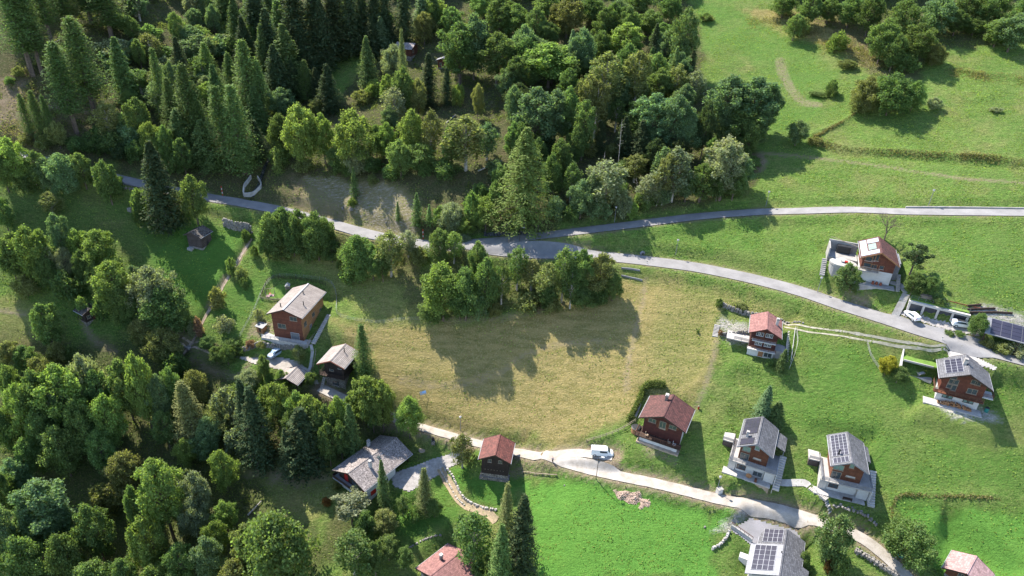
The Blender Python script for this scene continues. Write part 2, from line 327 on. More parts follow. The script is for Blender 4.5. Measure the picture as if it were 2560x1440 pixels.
ROADS={ # name:(px points,width)
'main':([(-60,366),(0,380),(60,390),(130,404),(200,426),(300,449),(360,462),(450,482),(520,495),(600,507),(700,527),(800,553),(880,576),(960,595),(1060,612),(1160,620),(1260,632),(1340,636),(1440,637),(1534,643),(1600,651),(1720,666),(1800,681),(1900,702),(2000,730),(2100,762),(2240,807),(2300,826),(2395,853),(2502,884),(2560,900),(2680,937)],5.3),
'upper':([(1180,612),(1230,604),(1300,597),(1400,584),(1500,572),(1582,563),(1680,550),(1773,540),(1900,531),(2000,529),(2120,525),(2250,529),(2400,531),(2560,532),(2700,533)],4.2),
'lane':([(800,965),(850,993),(905,1018),(960,1038),(1010,1056),(1060,1072),(1120,1088),(1180,1103),(1250,1122),(1320,1138),(1390,1154),(1479,1174),(1560,1192),(1637,1210),(1796,1246),(1880,1264),(1954,1278),(2050,1303),(2110,1320),(2160,1345),(2205,1382),(2245,1420),(2275,1455),(2300,1500)],3.0),
'spur':([(1372,1150),(1410,1138),(1450,1131),(1500,1134),(1532,1136)],3.0)}
RL={}
for k,(px,wd) in ROADS.items():
    L=spline([hit(u,v) for u,v in px],1.2)
    ker=np.ones(21)/21; zz=np.convolve(np.r_[[L[0,2]]*10,L[:,2],[L[-1,2]]*10],ker,'valid'); L[:,2]=zz; RL[k]=L
for k in ('main','upper','lane','spur'):
    wd=ROADS[k][1]; sy,sx,D,H=linedist(RL[k],wd/2+5); blend(sy,sx,1-smooth((D-wd/2-.4)/(3.2 if k in('main','upper') else 1.3)),H)
YD['garage']=flat([(2236,790),(2262,778),(2368,800),(2425,806),(2470,830),(2440,850),(2352,828)],1.2)
YD['asphalt']=flat([(1882,1279),(1996,1304),(1999,1345),(1975,1420),(1890,1400),(1828,1322)],2)
YD['apron']=flat([(2382,862),(2440,880),(2492,925),(2478,940),(2440,912),(2366,892)],1.2)
# terraces, banks (height bump or cut along a line)
def ridge(px,h,wd,shape='bump'):
    L=spline([hit(u,v) for u,v in px],1.5); sy,sx,D,H=linedist(L,wd*3); Z[sy,sx]+=h*np.exp(-(D/wd)**2); return L
R1=ridge([(2140,285),(2090,315),(2030,342),(2070,362),(2150,377),(2300,385),(2420,392),(2560,407)],1.0,1.3)
ridge([(2040,350),(2100,376),(2300,394),(2560,418)],-1.0,1.5)
ridge([(2360,165),(2430,185),(2500,190),(2560,205)],.8,1.4); ridge([(2370,235),(2420,250),(2470,245)],.6,1.2)
ridge([(1000,1000),(1060,1045),(1180,1080),(1290,1110)],-.7,1.5); ridge([(1040,925),(1150,950),(1240,930)],.5,1.6)
ridge([(1700,1000),(1760,930),(1790,850),(1790,780)],.35,1.3)
ridge([(2235,1300),(2232,1262),(2265,1238),(2350,1242),(2480,1250)],.5,1.0)
STR=ridge([(628,588),(605,625),(585,660),(560,700),(545,730),(520,770),(497,812),(478,850),(455,880)],-1.3,1.0)
ST2=ridge([(730,318),(705,350),(672,388),(655,425),(645,455),(630,482)],-1.6,1.4)
ST3=ridge([(1100,1168),(1112,1190),(1128,1215),(1145,1242),(1168,1262),(1215,1278),(1240,1300)],-.9,.9)
# ---------------------------------------------------------------- ground mesh with a ground cover map
def make_ground():
    ny,nx=Z.shape; m=bpy.data.meshes.new('ground'); V=np.stack([GX,GY,Z],-1).reshape(-1,3)
    i=np.arange(nx*ny).reshape(ny,nx); q=np.stack([i[:-1,:-1],i[:-1,1:],i[1:,1:],i[1:,:-1]],-1).reshape(-1,4)
    m.vertices.add(len(V)); m.vertices.foreach_set('co',V.ravel()); m.loops.add(q.size); m.loops.foreach_set('vertex_index',q.ravel().astype('i4'))
    m.polygons.add(len(q)); m.polygons.foreach_set('loop_start',np.arange(0,q.size,4,dtype='i4')); m.polygons.foreach_set('loop_total',np.full(len(q),4,'i4'))
    m.polygons.foreach_set('use_smooth',np.ones(len(q),bool)); m.update()
    cov=np.zeros((ny,nx,4)); cv2=np.zeros((ny,nx,4)); cov[...,3]=cv2[...,3]=1
    wob=vnoise(GX,GY,7)*3+vnoise(GX,GY,2.3)*2+vnoise(GX,GY,1.1)*1.2
    def reg(arr,ch,px,val=1,soft=2.5,wb=1.0):
        P=np.array([hit(u,v)[:2] for u,v in px]); sy,sx=near(P,8); s_=polysd(P,GX[sy,sx],GY[sy,sx])+wob[sy,sx]*wb
        a=arr[sy,sx,ch]; k=smooth((s_+soft/2)/soft); arr[sy,sx,ch]=a*(1-k)+val*k
    # R dry mown meadow, G lush, B woodland floor
    reg(cov,2,[(-100,60),(-100,-40),(700,-60),(1700,-60),(1745,60),(1760,200),(1790,330),(1900,390),(1885,470),(1700,512),(1500,550),(1300,585),(1060,596),(840,545),(700,505),(520,480),(360,440),(0,370)],.85)
    reg(cov,2,[(800,100),(900,90),(905,170),(860,250),(800,250)],0,3)
    reg(cov,2,[(1950,0),(2560,-40),(2700,-40),(2700,90),(2480,110),(2330,120),(2300,200),(2180,190),(2080,100)],.7)
    reg(cov,2,[(-80,440),(300,470),(420,600),(300,700),(0,700)],.2); reg(cov,2,[(0,860),(430,840),(560,900),(620,1000),(840,1180),(900,1300),(760,1460),(-60,1460)],.6,5)
    reg(cov,2,[(840,580),(1060,640),(1540,700),(1545,740),(1250,790),(1060,800),(1000,700)],.6)
    reg(cov,2,[(620,960),(900,980),(1000,1060),(900,1100),(780,1240),(640,1240)],.8)
    reg(cov,0,[(1530,700),(1610,700),(1700,712),(1790,740),(1795,850),(1765,950),(1720,1000),(1610,975),(1580,1045),(1480,1085),(1400,1122),(1250,1105),(1100,1062),(1000,1030),(930,930),(850,860),(835,800),(930,805),(1060,800),(1250,795),(1400,760)],1,4)
    reg(cov,0,[(1620,700),(1650,680),(1850,720),(2100,800),(2330,870),(2240,860),(2000,815),(1800,760)],.55,2)
    reg(cov,0,[(1530,690),(1330,640),(1500,600),(1900,640),(2100,760),(1700,668)],.25,3)
    reg(cov,0,[(660,620),(850,560),(1060,650),(1050,800),(930,800),(830,720)],.45,4)
    reg(cov,0,[(690,440),(760,420),(950,430),(1060,500),(1050,590),(900,570),(700,505)],.6,3); reg(cov,2,[(760,440),(950,440),(1060,510),(1050,590),(900,570),(760,520)],.35,3)
    reg(cov,0,[(1950,20),(2080,60),(2180,110),(2280,160),(2150,170),(2040,100)],.8,4); reg(cov,0,[(-40,180),(180,200),(230,340),(120,420),(-60,390)],.8,4)
    reg(cov,0,[(-40,720),(120,760),(170,860),(0,940)],.5,4)
    reg(cov,0,[(2150,1000),(2330,1010),(2480,1060),(2560,1100),(2450,1120),(2300,1060)],.6,3)
    reg(cov,0,[(610,1180),(830,1150),(860,1240),(780,1330),(700,1280)],.5,4)
    reg(cov,1,[(1300,1195),(1480,1205),(1700,1262),(1850,1300),(1790,1360),(1800,1460),(1340,1460),(1310,1330)],1,2)
    reg(cov,1,[(1120,1150),(1200,1200),(1310,1190),(1300,1290),(1200,1270),(1150,1220)],.9,2)
    reg(cov,1,[(2240,1250),(2700,1275),(2700,1500),(2400,1500),(2290,1400)],.95,2)
    reg(cov,1,[(1950,1000),(2150,960),(2330,1000),(2560,1110),(2560,1240),(2260,1235),(2000,1100)],.45,6)
    reg(cov,1,[(2010,840),(2180,880),(2160,1000),(2010,930)],.6,4); reg(cov,1,[(340,560),(620,590),(560,700),(500,790),(420,720)],.8,4); reg(cov,1,[(640,650),(690,690),(650,760),(600,830),(530,800),(560,740),(600,690)],.55,4); reg(cov,1,[(1560,560),(1900,545),(2070,600),(2060,700),(1800,650)],.3,6); reg(cov,1,[(2300,580),(2560,560),(2560,760),(2400,740)],.3,6); reg(cov,1,[(0,560),(60,560),(40,700),(0,700)],.4,4)
    reg(cov,1,[(1740,0),(1980,60),(2100,180),(2010,340),(1900,380),(1950,180),(1760,120)],.35,5)
    reg(cov,1,[(1000,1230),(1100,1200),(1170,1280),(1100,1330),(1010,1330)],.8,3); reg(cov,0,[(1020,1230),(1080,1200),(1130,1260),(1060,1300)],.35,3)
    reg(cov,0,[(1660,720),(1790,770),(1780,880),(1700,1000),(1660,1100),(1610,980)],.75,5)
    reg(cov,2,[(620,1180),(850,1150),(870,1250),(800,1340),(700,1290)],.05,3); reg(cov,2,[(1840,20),(2060,60),(2100,120),(1990,110)],.0,3); reg(cov,0,[(1850,20),(2060,20),(2250,120),(2240,170),(2090,120),(1960,90)],.9,3)
    # second map: R dirt, G pale gravel, B rough texture amount
    for k,wd in (('main',5.3),('upper',4.2),('lane',3.3),('spur',3.4)):
        sy,sx,D,H=linedist(RL[k],wd/2+3); cv2[sy,sx,0]=np.maximum(cv2[sy,sx,0],(.95 if k in('lane','spur') else .6)*(1-smooth((D-wd/2-.1+wob[sy,sx]*.12)/.9)))
    for px,wd,val in (([(575,890),(530,878),(490,863),(450,845),(380,820)],2.6,.5),
        ([(1895,383),(2000,390),(2085,400),(2200,415),(2330,435),(2450,450),(2570,458)],.3,.6),([(2040,262),(2000,250),(1960,190),(1950,150)],2.5,.5),
        ([(-20,250),(60,262),(140,268),(250,285)],1.2,.8),([(-10,775),(60,785)],.5,.6),([(205,800),(235,850),(290,880)],.9,.6),
        ([(1612,705),(1606,760),(1585,840),(1572,900),(1566,980)],.5,.35),([(1792,850),(1775,930),(1745,1010),(1700,1070)],.5,.45),([(1500,700),(1400,760),(1280,790),(1100,800)],.5,.3),([(1000,950),(1120,965),(1240,935),(1330,880),(1500,850)],.5,.25),([(640,895),(600,940),(540,930),(480,900)],.8,.5),([(560,700),(545,735),(525,770)],.6,.9),([(625,605),(600,650),(565,700)],.8,.9)):
        L=spline([hit(u,v) for u,v in px],1.0); sy,sx,D,H=linedist(L,wd+2); cv2[sy,sx,0]=np.maximum(cv2[sy,sx,0],val*(1-smooth((D-wd/2+wob[sy,sx]*.1)/.7)))
    for px in ([(1790,815),(1805,792),(1870,810),(1878,832),(1850,836)],[(1805,838),(1870,832),(1872,862),(1830,860)],[(2420,768),(2470,760),(2560,790),(2560,815),(2420,806)],
        [(2330,1010),(2450,1018),(2500,1050),(2460,1052),(2390,1040)],[(1775,1330),(1850,1280),(1870,1275),(1830,1330)]):
        reg(cv2,1,px,.85,1.2,.3)
    reg(cv2,0,[(2110,722),(2130,718),(2180,760),(2160,770),(2120,750)],.9,1.5,.4); reg(cv2,0,[(1870,400),(1905,385),(1925,410),(1890,430)],.7,2); reg(cv2,0,[(630,800),(690,800),(720,840),(650,850),(620,840)],.7,1.5,.5)
    reg(cv2,0,[(0,200),(60,200),(120,260),(60,330),(0,300)],.5,3); reg(cv2,0,[(620,1185),(760,1170),(820,1195),(720,1210)],.6,2)
    reg(cv2,0,[(1600,1110),(1640,1125),(1705,1150),(1690,1165),(1620,1135)],.8,1,.3); reg(cv2,1,[(760,440),(960,455),(1050,530),(1040,585),(900,565)],.08,3); reg(cv2,0,[(720,440),(960,445),(1060,520),(1040,590),(860,560),(740,510)],.4,4)
    reg(cv2,0,[(1230,1150),(1330,1170),(1370,1180),(1320,1190),(1240,1170)],.6,1.5,.5)
    rough=np.full(Z.shape,.75); sel=cov[...,0]; cv2[...,2]=np.clip(rough-.2*sel+.2*cov[...,2]-.25*(cov[...,1]>.9),0,1)
    for nm,a in (('cov',cov),('cv2',cv2)):
        at=m.color_attributes.new(nm,'FLOAT_COLOR','POINT'); at.data.foreach_set('color',a.reshape(-1).astype('f4'))
    mt,n,b=mk('ground'); tc=N(n,'ShaderNodeTexCoord'); v=tc.outputs['Object']
    a1=N(n,'ShaderNodeAttribute',attribute_name='cov'); s1=N(n,'ShaderNodeSeparateColor'); n.links.new(a1.outputs['Color'],s1.inputs[0])
    a2=N(n,'ShaderNodeAttribute',attribute_name='cv2'); s2=N(n,'ShaderNodeSeparateColor'); n.links.new(a2.outputs['Color'],s2.inputs[0])
    mp=N(n,'ShaderNodeMapping'); mp.inputs['Rotation'].default_value=(0,0,.45); mp.inputs['Scale'].default_value=(.45,1.3,1); n.links.new(v,mp.inputs[0]); sv=mp.outputs[0]
    big=noise(n,v,.045,5,.6); med=noise(n,v,.32,6,.65); fin=noise(n,sv,1.5,8,.78,.40,.60); fin2=noise(n,v,2.6,6,.8,.40,.60)
    g=mix(n,big,(.135,.26,.042),(.08,.195,.026)); g=mix(n,mth(n,'MULTIPLY',med,.4),g,(.16,.19,.055)); pat=noise(n,v,.11,5,.65,.5,.66); g=mix(n,mth(n,'MULTIPLY',pat,.62),g,(.25,.22,.09)); g=mix(n,mth(n,'MULTIPLY',fin,.72),g,(.026,.062,.010)); g=mix(n,mth(n,'MULTIPLY',mth(n,'POWER',fin2,2),.48),g,(.30,.33,.11))
    d=mix(n,med,(.225,.165,.06),(.175,.15,.046)); d=mix(n,mth(n,'MULTIPLY',fin,.6),d,(.085,.09,.026)); d=mix(n,mth(n,'MULTIPLY',mth(n,'POWER',fin2,3),.7),d,(.40,.31,.16)); d=mix(n,mth(n,'MULTIPLY',big,.25),d,(.15,.17,.05))
    mp2=N(n,'ShaderNodeMapping'); mp2.inputs['Rotation'].default_value=(0,0,-.35); mp2.inputs['Scale'].default_value=(.05,.62,1); n.links.new(v,mp2.inputs[0]); mow=noise(n,mp2.outputs[0],1.0,3,.55,.42,.6)
    d=mix(n,mth(n,'MULTIPLY',mow,.45),d,(.33,.255,.11)); g=mix(n,mth(n,'MULTIPLY',mow,.16),g,(.22,.25,.08))
    l=mix(n,fin2,(.10,.23,.04),(.06,.15,.022)); l=mix(n,mth(n,'MULTIPLY',med,.45),l,(.12,.23,.04)); l=mix(n,mth(n,'MULTIPLY',fin,.3),l,(.035,.09,.012))
    fl=mix(n,med,(.115,.08,.048),(.065,.085,.028)); fl=mix(n,mth(n,'MULTIPLY',fin,.6),fl,(.06,.07,.03)); fl=mix(n,mth(n,'MULTIPLY',mth(n,'POWER',fin2,3),.5),fl,(.30,.22,.15))
    c=mix(n,s1.outputs[0],g,d); c=mix(n,s1.outputs[1],c,l); c=mix(n,s1.outputs[2],c,fl)
    dr=mix(n,fin2,(.36,.28,.20),(.22,.16,.105)); gr=mix(n,fin2,(.55,.51,.46),(.28,.25,.22))
    thr=mth(n,'MULTIPLY_ADD',fin,.5,-.25); md=mth(n,'ADD',s2.outputs[0],mth(n,'MULTIPLY',thr,.9),clamp=True); md=mth(n,'MULTIPLY',md,mth(n,'GREATER_THAN',s2.outputs[0],.03))
    mg=mth(n,'ADD',s2.outputs[1],mth(n,'MULTIPLY',thr,1.1),clamp=True); mg=mth(n,'MULTIPLY',mg,mth(n,'GREATER_THAN',s2.outputs[1],.03))
    c=mix(n,md,c,dr); c=mix(n,mg,c,gr)
    n.links.new(c,b.inputs['Base Color']); b.inputs['Roughness'].default_value=.95; b.inputs['Specular IOR Level'].default_value=.1
    h=mth(n,'ADD',mth(n,'MULTIPLY',fin,.5),mth(n,'ADD',mth(n,'MULTIPLY',fin2,.4),mth(n,'MULTIPLY',med,.6)))
    bp=N(n,'ShaderNodeBump'); bp.inputs['Distance'].default_value=.55; n.links.new(h,bp.inputs['Height']); n.links.new(mth(n,'MULTIPLY',s2.outputs[2],1.15),bp.inputs['Strength']); n.links.new(bp.outputs[0],b.inputs['Normal'])
    m.materials.append(mt); o=bpy.data.objects.new('ground',m); link(o); tag(o,kind='structure'); return cov,cv2
COV,CV2=make_ground()
def cover(arr,x,y):
    i=np.clip(np.searchsorted(XS,x),0,len(XS)-1); j=np.clip(np.searchsorted(YS,y),0,len(YS)-1); return arr[j,i]
# ---------------------------------------------------------------- roads, yards
def ribbon(name,L,wd,mat,lift=.07,n=6,kind='structure',jag=0):
    d=np.gradient(L[:,:2],axis=0); d/=np.linalg.norm(d,axis=1)[:,None]+1e-9; nr=np.c_[-d[:,1],d[:,0]]; v=[];rng=np.random.RandomState(5)
    for i in range(len(L)):
        wj=wd*(1+jag*(rng.rand()-.5))
        for t in np.linspace(-.5,.5,n):
            x,y=L[i,:2]+nr[i]*t*wj; v.append((x,y,float(hz(x,y))+lift))
    f=[(i*n+j,i*n+j+1,(i+1)*n+j+1,(i+1)*n+j) for i in range(len(L)-1) for j in range(n-1)]
    m=MB(); m.v=v; m.f=f; o=m.build(name,mat,smooth=True); return tag(o,kind=kind)
ribbon('main_road',RL['main'],5.3,T['asphalt'],.16,9); ribbon('upper_road',RL['upper'],4.2,T['asphalt'],.18,9)
ribbon('lane',RL['lane'],3.0,T['lane'],.16,9,jag=.06); ribbon('parking_spur',RL['spur'],2.8,T['lane'],.18,9,jag=.12)
def drape(name,px,mat,lift,kind='structure',world=False):       # polygon draped on the ground
    P=np.array([hit(u,v)[:2] for u,v in px]) if not world else np.array(px); x0,y0=P.min(0);x1,y1=P.max(0); st=.35
    xs=np.arange(x0,x1+st,st);ys=np.arange(y0,y1+st,st);gx,gy=np.meshgrid(xs,ys);ins=polysd(P,gx,gy)
    gxz=hz(gx,gy)+lift; m=MB(); idx={}
    for j in range(len(ys)-1):
        for i in range(len(xs)-1):
            if (ins[j,i]+ins[j+1,i+1]+ins[j,i+1]+ins[j+1,i])>0:
                q=[]
                for a,b_ in ((j,i),(j,i+1),(j+1,i+1),(j+1,i)):
                    if (a,b_) not in idx: idx[(a,b_)]=len(m.v); m.v.append((gx[a,b_],gy[a,b_],gxz[a,b_]))
                    q.append(idx[(a,b_)])
                m.f.append(tuple(q))
    return tag(m.build(name,mat,smooth=True),kind=kind)
def yard(name,key,mat,lift=.08):
    return drape(name,[tuple(p[:2]) for p in YD[key][0]],mat,lift,world=True)
yard('garage_forecourt','garage',T['gravel'],.13); yard('asphalt_yard','asphalt',T['asphalt_dark'],.13); yard('gravel_yard','car',T['lane'],.13)
yard('gravel_driveway','whouse',T['gravel'],.13); yard('concrete_apron','apron',T['paleconcrete'],.12)
drape('road_junction',[(1190,605),(1235,600),(1290,600),(1240,606),(1250,618),(1300,628),(1290,640),(1200,630)],T['asphalt'],.2)
T['palecon2']=pm('pale_track',(.38,.34,.28),(.24,.23,.15),.8,.95)
for px in ([(2395,874),(2340,865),(2280,858),(2200,845),(2100,828),(2000,813),(1955,805)],[(2390,884),(2330,877),(2270,869),(2200,857.5),(2100,840),(2000,825.5),(1960,818)]):
    ribbon('wheel_track',spline([hit(u,v) for u,v in px],.8),.32,T['palecon2'],.08,3,jag=.5)
for px in ([(590,888),(530,868),(500,856),(455,845)],[(585,897),(530,885),(490,869),(450,858)]):
    ribbon('wheel_track',spline([hit(u,v) for u,v in px],.8),.5,T['dirt'],.06,3,jag=.4)
def pathline(px,wd,mat,name='footpath'):
    return ribbon(name,spline([hit(u,v) for u,v in px],.7),wd,mat,.12,3)
pathline([(1925,1203),(1960,1208),(2010,1208),(2022,1216)],1.3,T['paleconcrete'])
pathline([(2224,706),(2245,712),(2255,722)],1.1,T['concrete'])
pathline([(768,934),(778,905),(781,880),(777,862)],.8,T['paleconcrete'])
mw,n_w,b_w=mk('stream_water'); b_w.inputs['Base Color'].default_value=(.05,.055,.05,1); b_w.inputs['Roughness'].default_value=.12
tcw=N(n_w,'ShaderNodeTexCoord'); bump(n_w,b_w,noise(n_w,tcw.outputs['Object'],2.5,4),.6,.1); n_w.links.new(mix(n_w,noise(n_w,tcw.outputs['Object'],1.6,5,.7,.45,.7),(.02,.022,.02),(.12,.12,.11)),b_w.inputs['Base Color'])
ribbon('stream',ST2,1.1,mw,.18,3,jag=.3); T['ochre']=pm('ochre',(.36,.27,.17),(.20,.16,.10),1.5,.9,bs=.8)
ribbon('stream_bed',ST3,1.9,T['ochre'],.10,3,jag=.2); ribbon('stream_bed',STR,.8,T['dirt'],.08,3,jag=.4)
# ---------------------------------------------------------------- houses
class House:
    def __init__(s,k,name,label,wall,roofm,base,hb,oF=1.0,oB=.8,oS=.8,fascia=None,cat='house',front_open=0,roof_t=.2,group=None):
        A,f,sv,az=hframe(k); _,_,Wl,Wr,tl,tr,L,H=HS[k]; s.A=A;s.f=f;s.s=sv;s.Wl,s.Wr,s.tl,s.tr,s.L,s.H=Wl,Wr,tl,tr,L,H; s.oF=oF
        s.o=np.array([A[0]+f[0]*oF,A[1]+f[1]*oF,A[2]-H]); s.root=empty(name,s.o,-az,label,cat,group); s.D=L-oF-oB; s.xl=-(Wl-oS); s.xr=Wr-oS
        s.hb=hb if not isinstance(hb,tuple) else s.F(*hb)[1]; s.wall_m=wall
        xl,xr,D=s.xl,s.xr,s.D
        if base: s.base=MB().box(xl,xr,0,D,-3.5,s.hb).build('foundation',base,s.root)
        g=.215; mb=MB(); mb.yprism([(xl,s.hb+.004),(xr,s.hb+.004),(xr,H-g-tr*xr),(0,H-g),(xl,H-g+tl*xl)],front_open-.02*(front_open==0),D+.02); s.wall=mb.build('wall',wall,s.root)
        t=roof_t; zl,zr=H-tl*Wl,H-tr*Wr
        s.roof=MB().yprism([(-Wl,zl-t),(0,H-t),(Wr,zr-t),(Wr,zr),(0,H),(-Wl,zl)],-oF,L-oF).build('roof',roofm,s.root)
        fm=fascia or T['dark_wood']; L=s.L
        for y0,y1 in ((-oF-.05,-oF-.003),(L-oF+.003,L-oF+.05)):
            m=MB()
            m.yprism([(-Wl-.03,zl-t-.12),(0,H-t-.12),(0,H+.03),(-Wl-.03,zl+.03)],y0,y1); m.yprism([(0,H-t-.12),(Wr+.03,zr-t-.12),(Wr+.03,zr+.03),(0,H+.03)],y0,y1); m.build('fascia',fm,s.root)
        MB().box(-.14,.14,-oF+.01,L-oF-.01,H-.05,H+.05).build('ridge_cap',roofm,s.roof)
        for x,z in ((-Wl-.1,zl-t+.05),(Wr+.1,zr-t+.05)): MB().tube((x,-oF,z),(x,L-oF,z),.07,n=6).build('gutter',T['frame_grey'],s.root)
    def lr(s,u,v):
        r=ray(u,v); d=CAM-s.o; f,sv=s.f,s.s
        return np.array([d[0]*sv[0]+d[1]*sv[1],d[0]*f[0]+d[1]*f[1],d[2]]),np.array([r[0]*sv[0]+r[1]*sv[1],r[0]*f[0]+r[1]*f[1],r[2]])
    def F(s,u,v,y=0.0):
        o,r=s.lr(u,v); t=(y-o[1])/r[1]; p=o+r*t; return p[0],p[2]
    def X(s,u,v,x):
        o,r=s.lr(u,v); t=(x-o[0])/r[0]; p=o+r*t; return p[1],p[2]
    def Zp(s,u,v,z):
        o,r=s.lr(u,v); t=(z-o[2])/r[2]; p=o+r*t; return p[0],p[1]
    def R(s,u,v,side='l'):
        o,r=s.lr(u,v); k=s.tl if side=='l' else -s.tr; t=(s.H+k*o[0]-o[2])/(r[2]-k*r[0]); p=o+r*t; return p[0],p[1]
    def win(s,face,u,v,w,h,frame='pale_wood',pane='glass',name='window',n=2,local=None,shut=None,shutm='dark_wood',parent=None,y=0.0,up=.0):
        if face=='F': c=local or s.F(u,v,y); g=lambda a,d,z:(a,y-.02-d,z)
        elif face=='R': c=local or s.X(u,v,s.xr); g=lambda a,d,z:(s.xr+d,a,z)
        else: c=local or s.X(u,v,s.xl); g=lambda a,d,z:(s.xl-d,a,z)
        def bx(m,a0,a1,d0,d1,z0,z1):
            p=g(a0,d0,z0);q=g(a1,d1,z1); m.box(min(p[0],q[0]),max(p[0],q[0]),min(p[1],q[1]),max(p[1],q[1]),min(p[2],q[2]),max(p[2],q[2]))
        a,z=c; t=.08; m=MB()
        bx(m,a-w/2-t,a+w/2+t,0,.08,z-h/2-t,z-h/2); bx(m,a-w/2-t,a+w/2+t,0,.08,z+h/2,z+h/2+t)
        bx(m,a-w/2-t,a-w/2,0,.08,z-h/2,z+h/2); bx(m,a+w/2,a+w/2+t,0,.08,z-h/2,z+h/2)
        for i in range(1,n): x=a-w/2+w*i/n; bx(m,x-.035,x+.035,.005,.07,z-h/2,z+h/2)
        o=m.build(name,T[frame],s.root); m=MB(); bx(m,a-w/2,a+w/2,.004,.03,z-h/2,z+h/2); m.build('pane' if name!='door' else 'door_leaf',T[pane],o)
        if name=='window': m=MB(); bx(m,a-w/2-.15,a+w/2+.15,.0,.16,z-h/2-t-.07,z-h/2-t-.003); m.build('sill',T['offwhite' if frame!='pale_wood' else 'pale_wood'],o)
        if shut:
            for k in (-1,1): m=MB(); x=a+k*(w/2+t+shut/2+.02); bx(m,x-shut/2,x+shut/2,.01,.06,z-h/2-.04,z+h/2+.04); m.build('shutter',T[shutm],s.root)
        return o
    def pipe(s,u,v,side='r',h=1.2,r=.13,mat='black'):
        x,y=s.R(u,v,side); z=s.H-(s.tr if side=='r' else s.tl)*abs(x); o=MB().tube((x,y,z-.3),(x,y,z+h),r,n=8).build('stove_pipe',T[mat],s.roof)
        MB().tube((x,y,z+h+.02),(x,y,z+h+.1),r*1.7,r*1.2,8).build('cap',T[mat],s.roof); return o
    def chimney(s,u,v,side='l',w=.6,h=1.3,mat='white',cap='concrete'):
        x,y=s.R(u,v,side); z=s.H-(s.tr if side=='r' else s.tl)*abs(x)
        MB().box(x-w/2,x+w/2,y-w/2,y+w/2,z-.5,z+h).build('chimney',T[mat],s.roof)
        m=MB().box(x-w/2-.09,x+w/2+.09,y-w/2-.09,y+w/2+.09,z+h+.003,z+h+.09)
        for a in (-1,1):
            for b in (-1,1): m.box(x+a*w*.36-.04,x+a*w*.36+.04,y+b*w*.36-.04,y+b*w*.36+.04,z+h+.093,z+h+.3)
        m.box(x-w/2-.07,x+w/2+.07,y-w/2-.07,y+w/2+.07,z+h+.303,z+h+.38); m.build('chimney_cap',T[cap],s.roof)
    def panels(s,nx,ny,x0,x1,y0,y1,side='l',mat='solar',frame='frame_grey',gap=.05,skip=()):
        k=s.tl if side=='l' else s.tr; sg=-1 if side=='l' else 1; zz=lambda x,l:s.H-k*x+l
        for j in range(ny):
            for i in range(nx):
                if (i,j) in skip: continue
                a0=x0+(x1-x0)*i/nx+gap/2; a1=x0+(x1-x0)*(i+1)/nx-gap/2; b0=y0+(y1-y0)*j/ny+gap/2; b1=y0+(y1-y0)*(j+1)/ny-gap/2
                m=MB(); m.add([(sg*a0,b0,zz(a0,.06)),(sg*a1,b0,zz(a1,.06)),(sg*a1,b1,zz(a1,.06)),(sg*a0,b1,zz(a0,.06)),(sg*a0,b0,zz(a0,.11)),(sg*a1,b0,zz(a1,.11)),(sg*a1,b1,zz(a1,.11)),(sg*a0,b1,zz(a0,.11))],
                    [(0,1,2,3),(4,7,6,5),(0,4,5,1),(1,5,6,2),(2,6,7,3),(3,7,4,0)]); m.build('solar_panel',T[mat],s.roof)
        m=MB(); a0,a1=x0-.06,x1+.06
        for j in range(ny+1):
            y=y0+(y1-y0)*j/ny; m.add([(sg*a0,y-.02,zz(a0,.04)),(sg*a1,y-.02,zz(a1,.04)),(sg*a1,y+.02,zz(a1,.04)),(sg*a0,y+.02,zz(a0,.04)),(sg*a0,y-.02,zz(a0,.125)),(sg*a1,y-.02,zz(a1,.125)),(sg*a1,y+.02,zz(a1,.125)),(sg*a0,y+.02,zz(a0,.125))],[(0,1,2,3),(4,7,6,5),(0,4,5,1),(1,5,6,2),(2,6,7,3),(3,7,4,0)])
        for i in range(nx+1):
            x=x0+(x1-x0)*i/nx; m.add([(sg*(x-.03),y0,zz(x-.02,.04)),(sg*(x+.03),y0,zz(x+.02,.04)),(sg*(x+.03),y1,zz(x+.02,.04)),(sg*(x-.03),y1,zz(x-.02,.04)),(sg*(x-.03),y0,zz(x-.02,.128)),(sg*(x+.03),y0,zz(x+.02,.128)),(sg*(x+.03),y1,zz(x+.02,.128)),(sg*(x-.03),y1,zz(x-.02,.128))],[(0,1,2,3),(4,7,6,5),(0,4,5,1),(1,5,6,2),(2,6,7,3),(3,7,4,0)])
        m.build('panel_frame',T[frame],s.roof)
    def deck(s,x0,x1,y0,y1,z,mat,name='balcony',th=.22,below=False):
        return MB().box(x0,x1,y0,y1,(-3.5 if below else z-th),z).build(name,T[mat],s.root)
    def rail(s,pts,mat='rail_wood',h=1.0,bars=4,style='bar',th=.05,parent=None,name='railing'):
        m=MB()
        for p,q in zip(pts,pts[1:]):
            p=Vector(p);q=Vector(q); L=(q-p).length; n=max(1,int(L/1.3)); d=(q-p)/n
            for i in range(n+1):
                a=p+d*i; m.tube(a,a+Vector((0,0,h)),.045,n=4)
            if style=='bar':
                for k in range(bars): z=.12+(h-.14)*(k+1)/bars; m.bar(p+Vector((0,0,z)),q+Vector((0,0,z)),th,.1)
            elif style=='board':
                m.bar(p+Vector((0,0,h)),q+Vector((0,0,h)),th,h-.15)
            else:
                m.bar(p+Vector((0,0,h)),q+Vector((0,0,h)),.09,.08); nn=int(L/.17)
                for i in range(nn): a=p+(q-p)*((i+.5)/nn); m.tube(a+Vector((0,0,.08)),a+Vector((0,0,h-.08)),.025,n=4)
        return m.build(name,T[mat],parent or s.root)
